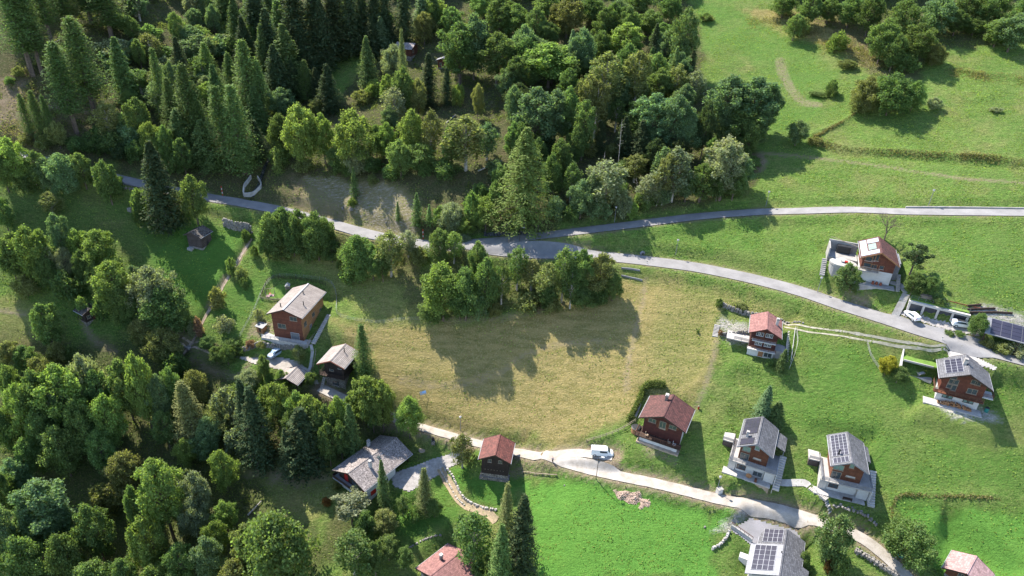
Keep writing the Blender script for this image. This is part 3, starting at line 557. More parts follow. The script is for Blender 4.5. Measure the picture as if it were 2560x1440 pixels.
    def steps(s,p,q,w,n,mat='paleconcrete',name='outdoor_stair'):       # local coordinates, from bottom p to top q
        p=Vector(p);q=Vector(q); m=MB(); d=(q-p); h=Vector((d.x,d.y,0)); ln=h.length; h.normalize(); sd_=Vector((-h.y,h.x,0))*w/2
        for i in range(n):
            a=p+d*(i/n); b=p+d*((i+.78)/n); z=p.z+d.z*(i+1)/n
            m.add([a-sd_+Vector((0,0,z-a.z-.5)),b-sd_+Vector((0,0,z-b.z-.5)),b+sd_+Vector((0,0,z-b.z-.5)),a+sd_+Vector((0,0,z-a.z-.5)),a-sd_+Vector((0,0,z-a.z)),b-sd_+Vector((0,0,z-b.z)),b+sd_+Vector((0,0,z-b.z)),a+sd_+Vector((0,0,z-a.z))],[(0,3,2,1),(4,5,6,7),(0,1,5,4),(1,2,6,5),(2,3,7,6),(3,0,4,7)])
        return m.build(name,T[mat],s.root)
    def W(s,x,y,z):                       # local to world
        return (s.o[0]+s.s[0]*x+s.f[0]*y,s.o[1]+s.s[1]*x+s.f[1]*y,s.o[2]+z)
def person_standing(loc,rz,label,mats):
    """one continuous body grown with a skin modifier, clothes as its children"""
    r=empty('person',loc,rz,label,'person')
    def skin(name,nodes,edges,mat,sub=1):
        m=bpy.data.meshes.new(name); m.from_pydata([n[:3] for n in nodes],edges,[]); o=bpy.data.objects.new(name,m); link(o,r)
        md=o.modifiers.new('skin','SKIN'); 
        for i,nn in enumerate(nodes):
            sv=m.skin_vertices[0].data[i]; sv.radius=(nn[3],nn[4] if len(nn)>4 else nn[3]); sv.use_root=(i==0)
        o.modifiers.new('sub','SUBSURF').levels=sub; o.modifiers['sub'].render_levels=2; m.materials.append(T[mat]); return o
    B=[(0,0,.98,.14,.10),(0,0,1.2,.13,.09),(0,0,1.42,.15,.09),(0,-.01,1.52,.055),(0,-.02,1.64,.085,.095),(0,-.02,1.74,.06),
       (.19,0,1.42,.055),(.26,.02,1.16,.042),(.29,-.08,.92,.032),(.30,-.12,.84,.03),(-.19,0,1.42,.055),(-.25,.03,1.16,.042),(-.27,-.06,.92,.032),(-.275,-.1,.84,.03),
       (.10,0,.9,.085),(.12,-.14,.5,.06),(.12,-.06,.1,.045),(.12,-.2,.04,.04),(-.10,0,.9,.085),(-.11,.06,.5,.06),(-.11,.2,.1,.045),(-.11,.08,.04,.04)]
    E=[(0,1),(1,2),(2,3),(3,4),(4,5),(2,6),(6,7),(7,8),(8,9),(2,10),(10,11),(11,12),(12,13),(0,14),(14,15),(15,16),(16,17),(0,18),(18,19),(19,20),(20,21)]
    skin('body',B,E,'skin')
    skin('shirt',[(0,0,.98,.17,.13),(0,0,1.2,.16,.12),(0,0,1.42,.17,.115),(.2,0,1.42,.075),(.25,.02,1.22,.065),(-.2,0,1.42,.075),(-.245,.03,1.22,.065)],[(0,1),(1,2),(2,3),(3,4),(2,5),(5,6)],mats[0])
    skin('trousers',[(0,0,.98,.16,.125),(.10,0,.88,.105),(.12,-.14,.5,.08),(.12,-.07,.14,.065),(-.10,0,.88,.105),(-.11,.06,.5,.08),(-.11,.19,.14,.065)],[(0,1),(1,2),(2,3),(0,4),(4,5),(5,6)],mats[1])
    skin('hair',[(0,.015,1.70,.095,.1),(0,.03,1.78,.07)],[(0,1)],'black'); return r
G0=T
# L: red larch house with grey plank roof --------------------------------------------
h=House('L','timber_house','tall reddish timber house with long grey plank roof beside the play lawn',T['red_wood'],T['plank_roof'],T['concrete'],.05,oF=.9,fascia=T['dark_wood'],group=None)
MB().box(h.xr+.02,h.xr+.06,0.0,h.D,0,h.H-.25-h.tr*(h.xr)-.05).build('side_cladding',T['larch_wood'],h.root)
MB().box(-.22,.22,-.9,h.L-.9,h.H+.05,h.H+.1).build('ridge_board',T['frame_grey'],h.roof)
h.win('F',733.5,797,1.9,1.15,'pale_wood'); h.win('F',705,815,2.2,1.25,'pale_wood'); o=h.win('F',738.3,840,2.3,1.9,'frame_grey','shutter_grey','garage_door',1)
h.xr+=.04; h.win('R',763,810,1.2,1.3,'pale_wood'); h.win('R',777,819.5,.95,2.0,'frame_grey','shutter_grey','door',1); h.win('R',783,786,1.3,1.1,'pale_wood'); h.win('R',800,775,1,.9,'pale_wood'); h.xr-=.04
h.pipe(702,767,'l',1.0); h.pipe(759,763,'r',1.1); h.pipe(758,733,'r',.5)
h.deck(h.xl-3.2,h.xr+1.6,-1.5,1.0,.05,'paleconcrete','terrace',below=True); h.deck(h.xl-3.2,h.xl-.03,1.0,3.4,.051,'paleconcrete','terrace',below=True)
h.deck(h.xr+.12,h.xr+1.9,-1.5,6.5,.08,'paleconcrete','side_terrace',below=True)
h.rail([(h.xl-3.1,-1.42,.05),(h.xr+1.5,-1.42,.05)],'frame_grey',1.0,3,th=.03)
h.rail([(h.xr+1.85,-1.4,.08),(h.xr+1.85,3,.1),(h.xr+2.6,5.5,1.0),(h.xr+2.8,8,2.4)],'pale_wood',1.0,2,th=.06)
h.steps((h.xr+3.0,-.5,.2),(h.xr+3.4,9,3.6),1.1,17,'paleconcrete'); HL=h
# B: dark log barn on stone base -----------------------------------------------------
h=House('B','log_barn','dark log barn on stone base with veranda, beside the tall lone larch',T['dark_log'],T['plank_roof2'],T['masonry'],(839,937),oF=1.6,oB=.6,oS=1.2,fascia=T['orange_trim'],cat='barn')
h.pipe(861,880,'r',1.2,.12); h.deck(h.xl-1.0,h.xr+.6,-1.3,h.D,h.hb+.02,'dark_wood','balcony',.2)
h.rail([(h.xl-.95,h.D-.5,h.hb+.02),(h.xl-.95,-1.2,h.hb+.02),(h.xr+.55,-1.2,h.hb+.02),(h.xr+.55,h.D-1,h.hb+.02)],'dark_wood',1.0,3)
for x in (h.xl-.95,h.xl+1.5,h.xr+.5):
    MB().tube((x,-1.25,h.hb),(x,-1.25,h.H-.25-(h.tl if x<0 else h.tr)*abs(x)),.08,n=6).build('post',T['dark_wood'],h.root)
h.win('F',840,958,1.6,1.1,'dark_wood','glass'); h.win('F',849,917,.9,1.1,'dark_wood','glass',shut=.4); h.win('F',829,925,1.1,.4,'pale_wood','glass',n=1)
for i in range(6): MB().box(h.xl-1.0,h.xl-.2,-1.6+i*.32,-1.35+i*.32,-.2+i*.38,.15+i*.38).build('step',T['paleboulder'],h.root)
# S: open wood shed ------------------------------------------------------------------
h=House('S','wood_shed','open black timber shed with a striped pale plank roof, beside the gravel yard',T['dark_log'],T['plank_roof2'],None,2.0,oF=.5,oB=.5,oS=.5,fascia=T['dark_wood'],cat='shed',front_open=1.5)
for x in (h.xl+.1,h.xr-.1):
    for y in (.1,1.8,h.D-.1): MB().box(x-.1,x+.1,y-.1,y+.1,-1.5,2.4 if y>.2 else h.H-.3-h.tr*abs(x)).build('post',T['dark_wood'],h.root)
MB().box(h.xl+.2,h.xr-.2,h.D-.1,h.D,-1,2.2).build('back_wall',T['dark_log'],h.root); m=MB(); rng=random.Random(2)
for i in range(40): m.tube((h.xl+.4+rng.random()*2.8,2.0,.15+rng.random()*1.5),(h.xl+.5+rng.random()*2.8,3.6,.15+rng.random()*1.5),.09,n=5)
tag(m.build('firewood_pile',T['pale_wood']),'cut logs piled inside the open black timber shed','firewood').matrix_world=Matrix.Translation(h.o)@Matrix.Rotation(-math.radians(16),4,'Z')
# W: white house with red shutters ---------------------------------------------------
h=House('W','stone_roof_house','white walled house with red shutters, long slate roof and two white chimneys',T['dark_wood'],T['slate'],T['white'],3.0,oF=1.3,oB=.6,oS=.9,fascia=T['dark_wood'])
W2=T['white']; dw=h.D-4.6
h.wall.data.clear_geometry(); g=.215; tmp=MB().yprism([(h.xl,3.004),(h.xr,3.004),(h.xr,h.H-g-h.tr*h.xr),(0,h.H-g),(h.xl,h.H-g+h.tl*h.xl)],-.02,dw); h.wall.data.from_pydata(tmp.v,[],tmp.f); h.wall.data.update()
h.base.data.clear_geometry(); tmp=MB().box(h.xl,h.xr,0,dw,-3.5,3.0); h.base.data.from_pydata(tmp.v,[],tmp.f); h.base.data.update()
MB().box(h.xr+.004,h.xr+.05,.02,dw,3.0,h.H-.3-h.tr*h.xr).build('white_render',W2,h.root)
MB().box(h.xr-.002,h.xr+.09,.0,dw,-3.4,.45).build('stone_plinth',T['masonry'],h.root)
for x in (h.xl+.3,h.xr-.1): MB().box(x-.12,x+.12,h.D-.3,h.D-.06,-3,h.H-.3-h.tr*abs(x)).build('carport_post',T['dark_wood'],h.root)
MB().box(h.xr-.24,h.xr,dw,h.D,h.H-.75-h.tr*h.xr,h.H-.25-h.tr*h.xr).build('carport_beam',T['dark_wood'],h.root)
h.win('F',0,0,1.1,2.0,'red_paint','red_paint','red_shutter',1,local=(h.xl+2.6,4.3)); h.win('F',0,0,1.3,1.9,'red_paint','red_paint','red_shutter',1,local=(h.xr-1.2,4.1)); h.win('F',0,0,1.5,1.9,'dark_wood','glass','door',2,local=(.3,4.2))
h.xr+=.05; h.win('R',0,0,1.7,1.5,'white','red_paint','red_shutter',1,local=(2.0,2.4)); h.win('R',0,0,1.2,1.1,'white','glass',local=(6.2,2.6)); h.xr-=.05
h.deck(h.xl-1.0,h.xr+.1,-1.35,-.03,3.0,'frame_grey','balcony',.2); h.rail([(h.xl-.95,.5,3.0),(h.xl-.95,-1.3,3.0),(h.xr+.05,-1.3,3.0),(h.xr+.05,0,3.0)],'dark_wood',1.0,2,'board')
h.deck(h.xl-1.0,h.xl-.03,0,dw-2,3.001,'frame_grey','side_balcony',.2); h.rail([(h.xl-.95,dw-2,3.0),(h.xl-.95,.5,3.0)],'dark_wood',1.0,2,'board')
h.chimney(922,1115,'l',.62,1.5); h.chimney(925.5,1167,'r',.62,1.6); MB().box(.9,1.6,6.8,7.6,h.H-.53,h.H-.38).build('skylight',T['glass'],h.roof)
h.deck(h.xl-2.2,h.xl+5,-2.6,-1.36,-.2,'concrete','patio',below=True)
# R: small dark barn with bright red tile roof ---------------------------------------
h=House('R','small_chalet','small dark log chalet with bright red tiled roof on rough stone base',T['dark_log'],T['bright_tile'],T['masonry'],(1238,1186),oF=.8,oB=.6,oS=.6,fascia=T['dark_wood'])
h.win('F',1224.5,1151.5,.75,.75,'pale_wood'); h.win('F',1250.5,1154.5,.75,.75,'pale_wood')
for i in range(7): x=h.xl+.9+i*.72; MB().box(x-.07,x+.07,-.09,-.02,h.hb+1.25,h.hb+1.4).build('beam_end',T['pale_wood'],h.root)
MB().box(h.xl-.35,h.xr+.35,-.4,h.D,-3.5,h.hb-1.0).build('stone_footing',T['masonry'],h.root)
# C: centre chalet -------------------------------------------------------------------
h=House('C','wooden_chalet','wide dark chalet with mottled red tiled roof and long balcony beside the hot tub',T['maroon_wood'],T['red_tile'],T['white'],(1660,1098),oF=1.6,oB=.6,oS=.9,fascia=T['dark_wood'])
MB().box(h.xr+.004,h.xr+.05,.3,h.D-.2,h.hb+.1,h.H-.4-h.tr*h.xr).build('white_render',T['white'],h.root)
h.win('F',1631,1051,1.5,.9,'pale_wood','glass',shut=.5,shutm='brown_wood'); h.win('F',1656.5,1063,1.3,2.0,'pale_wood','glass','balcony_door',2,shut=.55,shutm='brown_wood'); h.win('F',1682,1068,1.5,.9,'pale_wood','glass',shut=.5,shutm='brown_wood')
MB().box(-.55,.75,-.09,-.03,h.hb+2.6,h.hb+3.0).build('carved_board',T['pale_wood'],h.root)
h.deck(h.xl-1.2,h.xr+.5,-1.7,-.03,h.hb,'dark_wood','balcony',.25); h.rail([(h.xl-1.15,1.5,h.hb),(h.xl-1.15,-1.65,h.hb),(h.xr+.45,-1.65,h.hb)],'rail_wood',1.0,2,'pick')
h.deck(h.xl-1.2,h.xl-.03,0,h.D*.6,h.hb,'dark_wood','side_balcony',.25)
MB().box(h.xl-.1,h.xr-.2,-1.5,0,.2,h.hb-.26).build('rendered_base',T['white'],h.root); MB().box(h.xl-.6,h.xr+.4,-2.3,-.01,-3.5,.2).build('earth_bank',T['dirt'],h.root)
h.chimney(1666,1000,'l',.6,1.3,'masonry','offwhite')
for x,y,mt_ in ((-3,-1,'pale_wood'),(2.2,-1,'pale_wood'),(3.4,-1.1,'offwhite')): MB().box(x-.35,x+.35,y-.35,y+.35,h.hb+.42,h.hb+.48).tube((x,y,h.hb),(x,y,h.hb+.42),.05).box(x-.4,x-.3,y+.2,y+.6,h.hb,h.hb+.9).build('garden_chair',T[mt_],h.root)
h.steps((h.xl-2.0,5.6,h.hb+1.6-2.0),(h.xl-2.0,8.4,h.hb+1.6),1.5,9); HC=h
# 4 and 6: twin brown houses with grey roofs ------------------------------------------
def twin(k,label,basepx,wins,carport):
    h=House(k,'slope_house',label,T['brown_wood'],T['grey_tile'],T['white'],basepx,oF=.9,oB=.6,oS=.7,fascia=T['metal_grey'],group=None)
    for a in wins: h.win(*a)
    z=h.hb; xl,xr=h.xl,h.xr
    h.deck(xl-1.7,xr+2.3,-1.5,-.03,z,'concrete','terrace',.3); h.deck(xl-1.7,xl-.03,0,h.D*.75,z,'paleconcrete','side_terrace',.3); h.deck(xr+.03,xr+2.3,0,h.D*.55,z,'concrete','side_terrace',.3)
    MB().box(xr+.1,xr+2.2,-.6,h.D*.5,-3.5,z-.31).build('retaining_wall',T['white'],h.root); MB().box(xl-1.6,xl-.1,-.2,h.D*.7,-3.5,z-.31).build('retaining_wall',T['offwhite'],h.root)
    h.rail([(xl-1.65,h.D*.7,z),(xl-1.65,-1.45,z),(xr+2.2,-1.45,z),(xr+2.2,h.D*.45,z)],'metal_grey',1.0,4,th=.05)
    h.steps((xr+3.0,-2.0,0),(xr+3.0,4.5,z+.6),1.3,14,'offwhite'); MB().box(xr+2.32,xr+2.42,-1.6,4.8,-3.5,z).build('stair_wall',T['white'],h.root)
    h.deck(xl-2.4,xr+1.8,-2.0,-.02,.08,'paleconcrete','lower_terrace',.35); h.deck(xl-2.3,xr+1.7,-1.9,-.1,-.272,'dirt','terrace_bank',below=True)
    m=MB(); x0,x1=xr+.75,xr+.75+carport; z0,z1=h.H-h.tr*(xr+.75)-.35,h.H-h.tr*(xr+.75)-.35-carport*.45
    m.add([(x0,h.D*.45,z0),(x1,h.D*.45,z1),(x1,h.D+.3,z1),(x0,h.D+.3,z0),(x0,h.D*.45,z0-.15),(x1,h.D*.45,z1-.15),(x1,h.D+.3,z1-.15),(x0,h.D+.3,z0-.15)],[(0,1,2,3),(7,6,5,4),(0,4,5,1),(1,5,6,2),(2,6,7,3),(3,7,4,0)]); m.build('lean_to_roof',T['grey_tile'],h.root)
    for y in (h.D*.5,h.D): MB().box(x1-.25,x1-.12,y-.06,y+.06,z,z1-.16).build('lean_to_post',T['metal_grey'],h.root)
    MB().box(xl-4.0,xl-1.75,h.D*.45,h.D*.45+3.2,z+.25,z+.5).build('upper_patio',T['paleconcrete'],h.root); MB().box(xl-3.9,xl-1.85,h.D*.45+.1,h.D*.45+3.1,-3,z+.248).build('log_cribbing',T['grey_log'],h.root)
    h.rail([(xl-3.95,h.D*.45+.05,z+.5),(xl-1.8,h.D*.45+.05,z+.5)],'metal_grey',.9,4)
    return h
h=twin('4','brown timber house with grey roof and pale chimney, left one of the twins',(1885,1157),
    [('F',1867,1122,1.5,1.2,'pale_wood','green_glass'),('F',1894,1119.5,.8,1.0,'frame_grey','green_glass','window',1),('F',1861,1141.5,1.7,1.8,'pale_wood','glass','terrace_door',2),('F',1893,1147,1.5,.28,'pale_wood','offwhite','window',1),('F',1853,1167.5,1.7,1.1,'brown_wood','glass','window',2)],2.2)
h.panels(4,5,.45,3.2,3.1,8.6,frame='black',gap=.02); h.panels(2,1,.7,3.2,-.5,1.5,frame='black',gap=.02); h.chimney(1867.5,1091,'l',.5,1.1,'offwhite')
h.win('F',0,0,1.8,1.2,'frame_grey','glass','window',2,local=(h.xr-1.2,.9)); MB().tube((.2,-1.3,.75),(.2,-1.2,.75),.62,n=14).build('round_wood_table',T['larch_wood'],h.root)
MB().box(1.5,2.0,-1.9,-1.4,.08,.9).build('planter_box',T['brown_wood'],h.root); H4=h
h=twin('6','brown timber house with grey roof and dark stove pipe, right one of the twins',(2120,1203),
    [('F',2097,1168,1.8,1.2,'pale_wood','green_glass'),('F',2130.5,1164.5,.75,1.0,'pale_wood','green_glass','window',1),('F',2090,1187,1.7,1.7,'pale_wood','glass','terrace_door',2),('F',2126,1191.5,1.7,.28,'pale_wood','offwhite','window',1),('F',2083,1214,1.7,.9,'brown_wood','glass','window',2)],1.1)
h.panels(4,7,.4,3.1,1.7,8.3); h.panels(4,1,.5,3.1,-.45,1.1); h.pipe(2096,1136,'l',1.2,.17)
o_=MB(); 
for z_ in (.45,.8): o_.box(.4,2.2,-2.1,-1.9+.3*(z_<.6),z_,z_+.07)
o_.box(.45,.55,-2.1,-1.7,.08,.45).box(2.05,2.15,-2.1,-1.7,.08,.45).build('bench',T['dark_wood'],h.root); H6=h
# 5 ----------------------------------------------------------------------------------
h=House('5','solar_roof_house','broad reddish timber house with grey solar roof, beside the autumn yellow tree',T['red_wood'],T['grey_tile'],T['white'],(2400,987),oF=1.1,oB=.5,oS=.9,fascia=T['dark_wood'])
for a in (('F',2385,944,1.0,.7),('F',2379,954,.9,1.2),('F',2389.5,955.5,.9,1.2),('F',2374,963.5,.9,1.1),('F',2384.5,968,.9,1.5),('F',2436,955,1.0,.9),('F',2445,958.5,.9,.8),('F',2424,977,.8,1.1),('F',2436.5,979.5,.8,1.1)): h.win(*a,'pale_wood','glass','window',1)
for u,v in ((2363.5,989),(2374,991.5),(2415.5,1001.5),(2426,1004)): h.win('F',u,v,1.0,.85,'dark_wood','green_glass','window',1)
h.deck(h.xl-1.0,h.xr+.3,-1.3,-.03,h.hb+.1,'brown_wood','balcony',.22); h.rail([(h.xl-.95,2.5,h.hb+.1),(h.xl-.95,-1.25,h.hb+.1),(h.xr+.25,-1.25,h.hb+.1)],'rail_wood',1.0,3)
h.deck(h.xr+.03,h.xr+2.2,.6,3.4,h.hb+.5,'white','side_balcony',.25); h.rail([(h.xr+.3,.65,h.hb+.5),(h.xr+2.15,.65,h.hb+.5),(h.xr+2.15,3.3,h.hb+.5)],'rail_wood',.95,3)
h.deck(h.xl-2.2,h.xr+.8,-2.4,-.02,.06,'paleconcrete','lower_terrace',below=True)
h.panels(3,5,.95,3.75,.35,5.6); h.chimney(2411,911,'l',.6,1.15,'offwhite'); m=MB(); rng=random.Random(4)
for i in range(150):
    x=-3.6+rng.random()*6.4; z=.2+rng.random()*1.0*(1-abs(x+.4)/4.2); m.tube((x,-1.5,z),(x+.05,-.75,z),.1,n=6)
tag(m.build('log_stack',T['larch_wood']),'long stack of split logs below the balcony of the solar roofed house','firewood').matrix_world=Matrix.Translation(h.o)@Matrix.Rotation(-math.radians(23.4),4,'Z'); H5=h
# grass roofed annex beside it
x0=h.xl-1.2; m=empty('grass_roof_annex',h.W(x0-3.2,h.D-2.6,0),-math.radians(23.4),'low concrete annex with grass roof and tall white slanted wall','annex')
MB().box(-3.0,2.9,0,.25,5.1,5.5).build('roof_edge',T['concrete'],m); MB().box(-3.0,3.6,.25,4.4,4.9,5.35).build('grass_roof',T.setdefault('turf',pm('turf',(.13,.22,.035),(.09,.16,.025),1.2,.95,bs=.8)),m)
MB().box(-3.0,3.4,-.9,4.2,-3,2.5).build('floor_slab',T['paleconcrete'],m); MB().box(-3.0,3.4,4.2,4.4,2.5,4.9).build('back_wall',T['concrete'],m)
MB().add([(-3.3,-1.3,-1),(-3.05,-1.3,-1),(-3.05,4.8,-1),(-3.3,4.8,-1),(-3.3,-1.3,4.0),(-3.05,-1.3,4.0),(-3.05,4.8,7.4),(-3.3,4.8,7.4)],[(0,3,2,1),(4,5,6,7),(0,1,5,4),(1,2,6,5),(2,3,7,6),(3,0,4,7)]).build('side_wall',T['white'],m)
t=MB().box(-1.6,.4,1.2,2.2,3.2,3.28); [t.tube((x,y,2.5),(x,y,3.2),.05) for x in (-1.5,.3) for y in (1.3,2.1)]; tag(t.build('patio_table',T['dark_wood']),'dark dining table standing under the grass roof of the low annex','table').matrix_world=m.matrix_basis
t=MB().box(1.0,2.2,.6,1.4,2.5,2.95).box(1.0,2.2,1.2,1.5,2.95,3.5); tag(t.build('lime_armchair',T.setdefault('lime',pm('lime',(.42,.45,.05),(.35,.38,.04),1,.7))),'lime green armchair under the grass roof beside the dark table','armchair').matrix_world=m.matrix_basis
# 8 ----------------------------------------------------------------------------------
h=House('8','hillside_house','timber house with red tiles and pale solar tiles above the main road',T['red_wood'],T['red_tile'],T['white'],(2190,677),oF=1.0,oB=.6,oS=.7,fascia=T['larch_wood'])
for u,v,w_,h_ in ((2173,647,1.5,1.0),(2185.5,645,.6,1.3),(2193.5,644,.7,1.5),(2169,662,1.7,.9),(2180.5,665,.6,.8),(2188.5,666,.6,.8),(2204,668.5,.9,.8)): h.win('F',u,v,w_,h_,'larch_wood','glass','window',1)
h.panels(7,8,.5,3.9,-.6,1.4,mat='solar_light',frame='white'); h.panels(2,5,2.7,3.9,1.6,8.0,mat='solar_light',frame='white'); h.panels(6,2,.3,2.4,5.8,8.0,mat='solar_light',frame='white')
MB().yprism([(-2.4,h.H-.5*2.4+.06),(-.9,h.H-.45+.06),(-.9,h.H-.45+.12),(-2.4,h.H-.5*2.4+.12)],2.0,5.2).build('glazed_skylight',T.setdefault('skyglass',pm('skyglass',(.30,.36,.33),(.2,.26,.24),1.5,.2,[(1,.45,.12,.4)],fine=False)),h.roof)
h.deck(h.xl-.4,h.xl+4.0,-1.2,-.03,h.hb+.02,'concrete','balcony',.25); h.rail([(h.xl-.3,-1.15,h.hb),(h.xl+3.9,-1.15,h.hb)],'pale_wood',.9,3); h.deck(h.xl-.6,h.xr+1.2,-2.2,-.02,.06,'concrete','lower_terrace',below=True)
MB().box(h.xr+.02,h.xr+1.5,2.0,h.D-.3,0,h.H-h.tr*h.xr-1.0).build('side_porch',T['metal_grey'],h.root); m=MB()
for x,c_ in ((.2,'red'),(1.0,'b'),(1.9,'b')): m.tube((x,-.8,.06),(x,-.8,.75),.32,.25,8)
m.build('garden_pots',T['rust'],h.root); h.steps((h.xr+1.8,-2.2,0),(h.xr+1.8,2.2,2.4),.8,11,'concrete')
# round walled terrace west of it
t0=h.W(h.xl-3.6,2.0,0); r=empty('round_terrace',t0,-math.radians(19.6),'white round terrace with concrete rear wall, beside the highest house','terrace')
MB().zprism([(2.7*math.cos(a)*1.15,2.2*math.sin(a)) for a in [2*PI*i/22 for i in range(22)]],2.5,2.9).build('floor',T['paleconcrete'],r); MB().zprism([(2.6*math.cos(a)*1.15,2.1*math.sin(a)) for a in [2*PI*i/22 for i in range(22)]],-3,2.49).build('round_wall',T['concrete'],r)
MB().box(-3.4,3.3,2.2,6.6,-3,2.88).build('back_floor',T['concrete'],r); MB().box(-3.6,3.2,6.6,6.9,-3,5.6).build('rear_wall',T['concrete'],r); MB().box(-3.6,-3.3,2.0,6.9,-3,5.2).build('side_wall',T['concrete'],r)
MB().box(-1.5,1.6,5.2,6.5,2.9,4.8).build('store_box',T['black'],r); MB().tube((-3.5,6.8,6.3),(3.4,3.4,6.0),.06).build('awning_bar',T['pale_wood'],r)
t=MB().tube((-.4,.3,2.9),(-.4,.3,3.6),.06).tube((-.4,.3,3.6),(-.4,.3,3.66),.55,n=12); tag(t.build('terrace_table',T['white']),'white round table on the round terrace with a red cloth beside it','table').matrix_world=r.matrix_basis
t=MB().box(.3,1.0,-.3,.3,2.9,3.4); tag(t.build('cushion_seat',T['red_paint']),'small red seat on the white round terrace','chair').matrix_world=r.matrix_basis
m=MB()
for i in range(9): m.box(-4.6,-3.5,-2.2+i*.42,-1.95+i*.42,-.6+i*.33,-.2+i*.33)
m.build('terrace_steps',T['paleconcrete'],r)
# 7 ----------------------------------------------------------------------------------
h=House('7','red_roof_chalet','narrow maroon chalet with smooth pink tiled roof and two balconies',T['maroon_wood'],T['pink_tile'],T['white'],(1903,872),oF=1.1,oB=.6,oS=.7,fascia=T['maroon_wood'])
for u in (1896.5,1904.5,1919.5,1927.5): h.win('F',u,834+(u-1896)*.19,.75,.85,'white','glass','window',2)
for u in (1892,1900,1915,1923): h.win('F',u,858+(u-1892)*.19,.7,.7,'white','glass','window',2)
h.win('F',1907.5,837,.9,1.9,'brown_wood','brown_wood','door',1); m1=h.hb+2.55
for zz_,x0_,x1_ in ((m1,h.xl+.3,h.xr-.2),(h.hb+.1,h.xl-.3,h.xr+.2)): h.deck(x0_,x1_,-1.15,-.03,zz_,'white','balcony',.15); h.rail([(x0_,-1.1,zz_),(x1_,-1.1,zz_)],'rail_wood',.95,3)
h.win('F',1901,884,.95,1.7,'larch_wood','larch_wood','door',1,local=(h.F(1901,884)[0],1.1)); h.win('F',0,0,1.7,1.2,'white','glass','window',2,local=(h.xr-1.2,1.0))
h.chimney(1942,812,'r',.6,1.4,'offwhite'); h.deck(h.xr+.02,h.xr+2.4,.5,h.D*.7,h.hb,'concrete','side_terrace',.25,below=True)
h.deck(h.xl-5.2,h.xl-.03,1.0,4.6,h.hb+.4,'paleconcrete','side_terrace',.25); h.rail([(h.xl-3.5,1.05,h.hb+.4),(h.xl-.1,1.05,h.hb+.4)],'metal_grey',.95,4); MB().box(h.xl-5.0,h.xl-.1,2.6,4.5,-3,h.hb+.1).build('terrace_wall',T['masonry'],h.root)
h.steps((h.xr+3.2,-.8,.3),(h.xr+3.2,7.0,4.6),1.3,20,'offwhite'); h.rail([(h.xr+3.95,-.8,.8),(h.xr+3.95,7,5.0)],'white',1,3); H7=h
# P, K, G ----------------------------------------------------------------------------
h=House('P','pink_roof_house','house with weathered pink tiled roof and one chimney at the bottom edge',T['dark_wood'],T['pink_tile'],T['masonry'],2.2,oF=.9,oB=.6,oS=.7); h.chimney(1103,1399,'l',.55,1.4,'masonry','offwhite'); h.win('F',0,0,1.2,1.1,'pale_wood',local=(-1,3.6))
h=House('K','pale_roof_barn','brown barn with a very pale pink roof at the bottom right corner',T['brown_wood'],T['palepink'],T['masonry'],.5,oF=.8,oB=.6,oS=.7,cat='barn'); h.win('F',0,0,.9,.7,'pale_wood',local=(-.6,2.2))
h=House('G','large_solar_house','large grey tiled house with two blocks of solar panels beside the asphalt yard',T['offwhite'],T['grey_tile'],T['concrete'],2.4,oF=.8,oB=.6,oS=.7,fascia=T['metal_grey'],roof_t=.22)
h.panels(4,3,.5,4.0,h.L-.8-3.9,h.L-.8-.4); h.pipe(1953,1383,'l',.5,.08)
x=h.Wl; k=h.tl; m=MB(); m.yprism([(-x-1.35,h.H-k*x-k*1.35-.16),(-.15,h.H-.02),(-.15,h.H+.09),(-x-1.35,h.H-k*x-k*1.35+.06)],-.85,h.L-.8-4.6); m.build('lower_roof',T['metal_grey'],h.root)
h.H+=.12; h.panels(4,5,1.25,5.1,.2,h.L-.8-5.1); h.H-=.12
m=MB(); m.yprism([(h.Wr-.1,h.H-h.tr*h.Wr-.14),(h.Wr+1.5,h.H-h.tr*(h.Wr+1.5)-.2),(h.Wr+1.5,h.H-h.tr*(h.Wr+1.5)+.01),(h.Wr-.1,h.H-h.tr*h.Wr+.045)],-.8,5.2); m.build('lower_roof',T['grey_tile'],h.root)
MB().box(h.xl-1.2,h.xl+.5,0,h.D-5,-3.5,h.H-h.tl*h.Wl-1.0).build('side_wing',T['offwhite'],h.root); MB().box(h.xr-.5,h.xr+2.2,0,5.0,-3.5,h.H-h.tr*h.Wr-1.4).build('side_wing',T['white'],h.root)
MB().box(h.xl-3.6,h.xl-1.25,4.2,5.6,-2,3.1).build('white_canopy',T['white'],h.root)
for i in range(3): MB().box(h.xr+2.3,h.xr+3.4,2.0+i*1.1,2.9+i*1.1,-2,2.1+i*.8).build('planter_step',T['paleboulder'],h.root)
HG=h
# N: hay hut; the hidden huts -------------------------------------------------------
h=House('N','log_hut','small weathered grey log hut with worn shingle roof below the stone wall',T['grey_log'],T['old_roof'],T['rubble'],.5,oF=.6,oB=.5,oS=.5,fascia=T['grey_log'],cat='hut')
h.win('R',0,0,.7,1.2,'grey_log','black','door',1,local=(h.D*.55,1.4)); MB().box(h.xl+.3,h.xl+1.9,-1.3,-.2,-.6,.35).build('trough',T['concrete'],h.root)
def hut(u,v,az,w,l,H,k,label,roofm,wall,name='forest_cabin'):
    p=hit(u,v); az=math.radians(az); HS['tmp']=((p[0],p[1],p[2]+H),math.degrees(az),w/2,w/2,k,k,l,H); h=House('tmp',name,label,T[wall],T[roofm],T['masonry'],.6,oF=.6,oB=.5,oS=.5,cat='cabin'); del HS['tmp']
    h.win('F',0,0,.8,.8,'pale_wood','glass',local=(h.xl*.4,H*.45)); h.win('F',0,0,.8,1.7,'dark_wood','brown_wood','door',1,local=(h.xr*.4,1.5)); return h
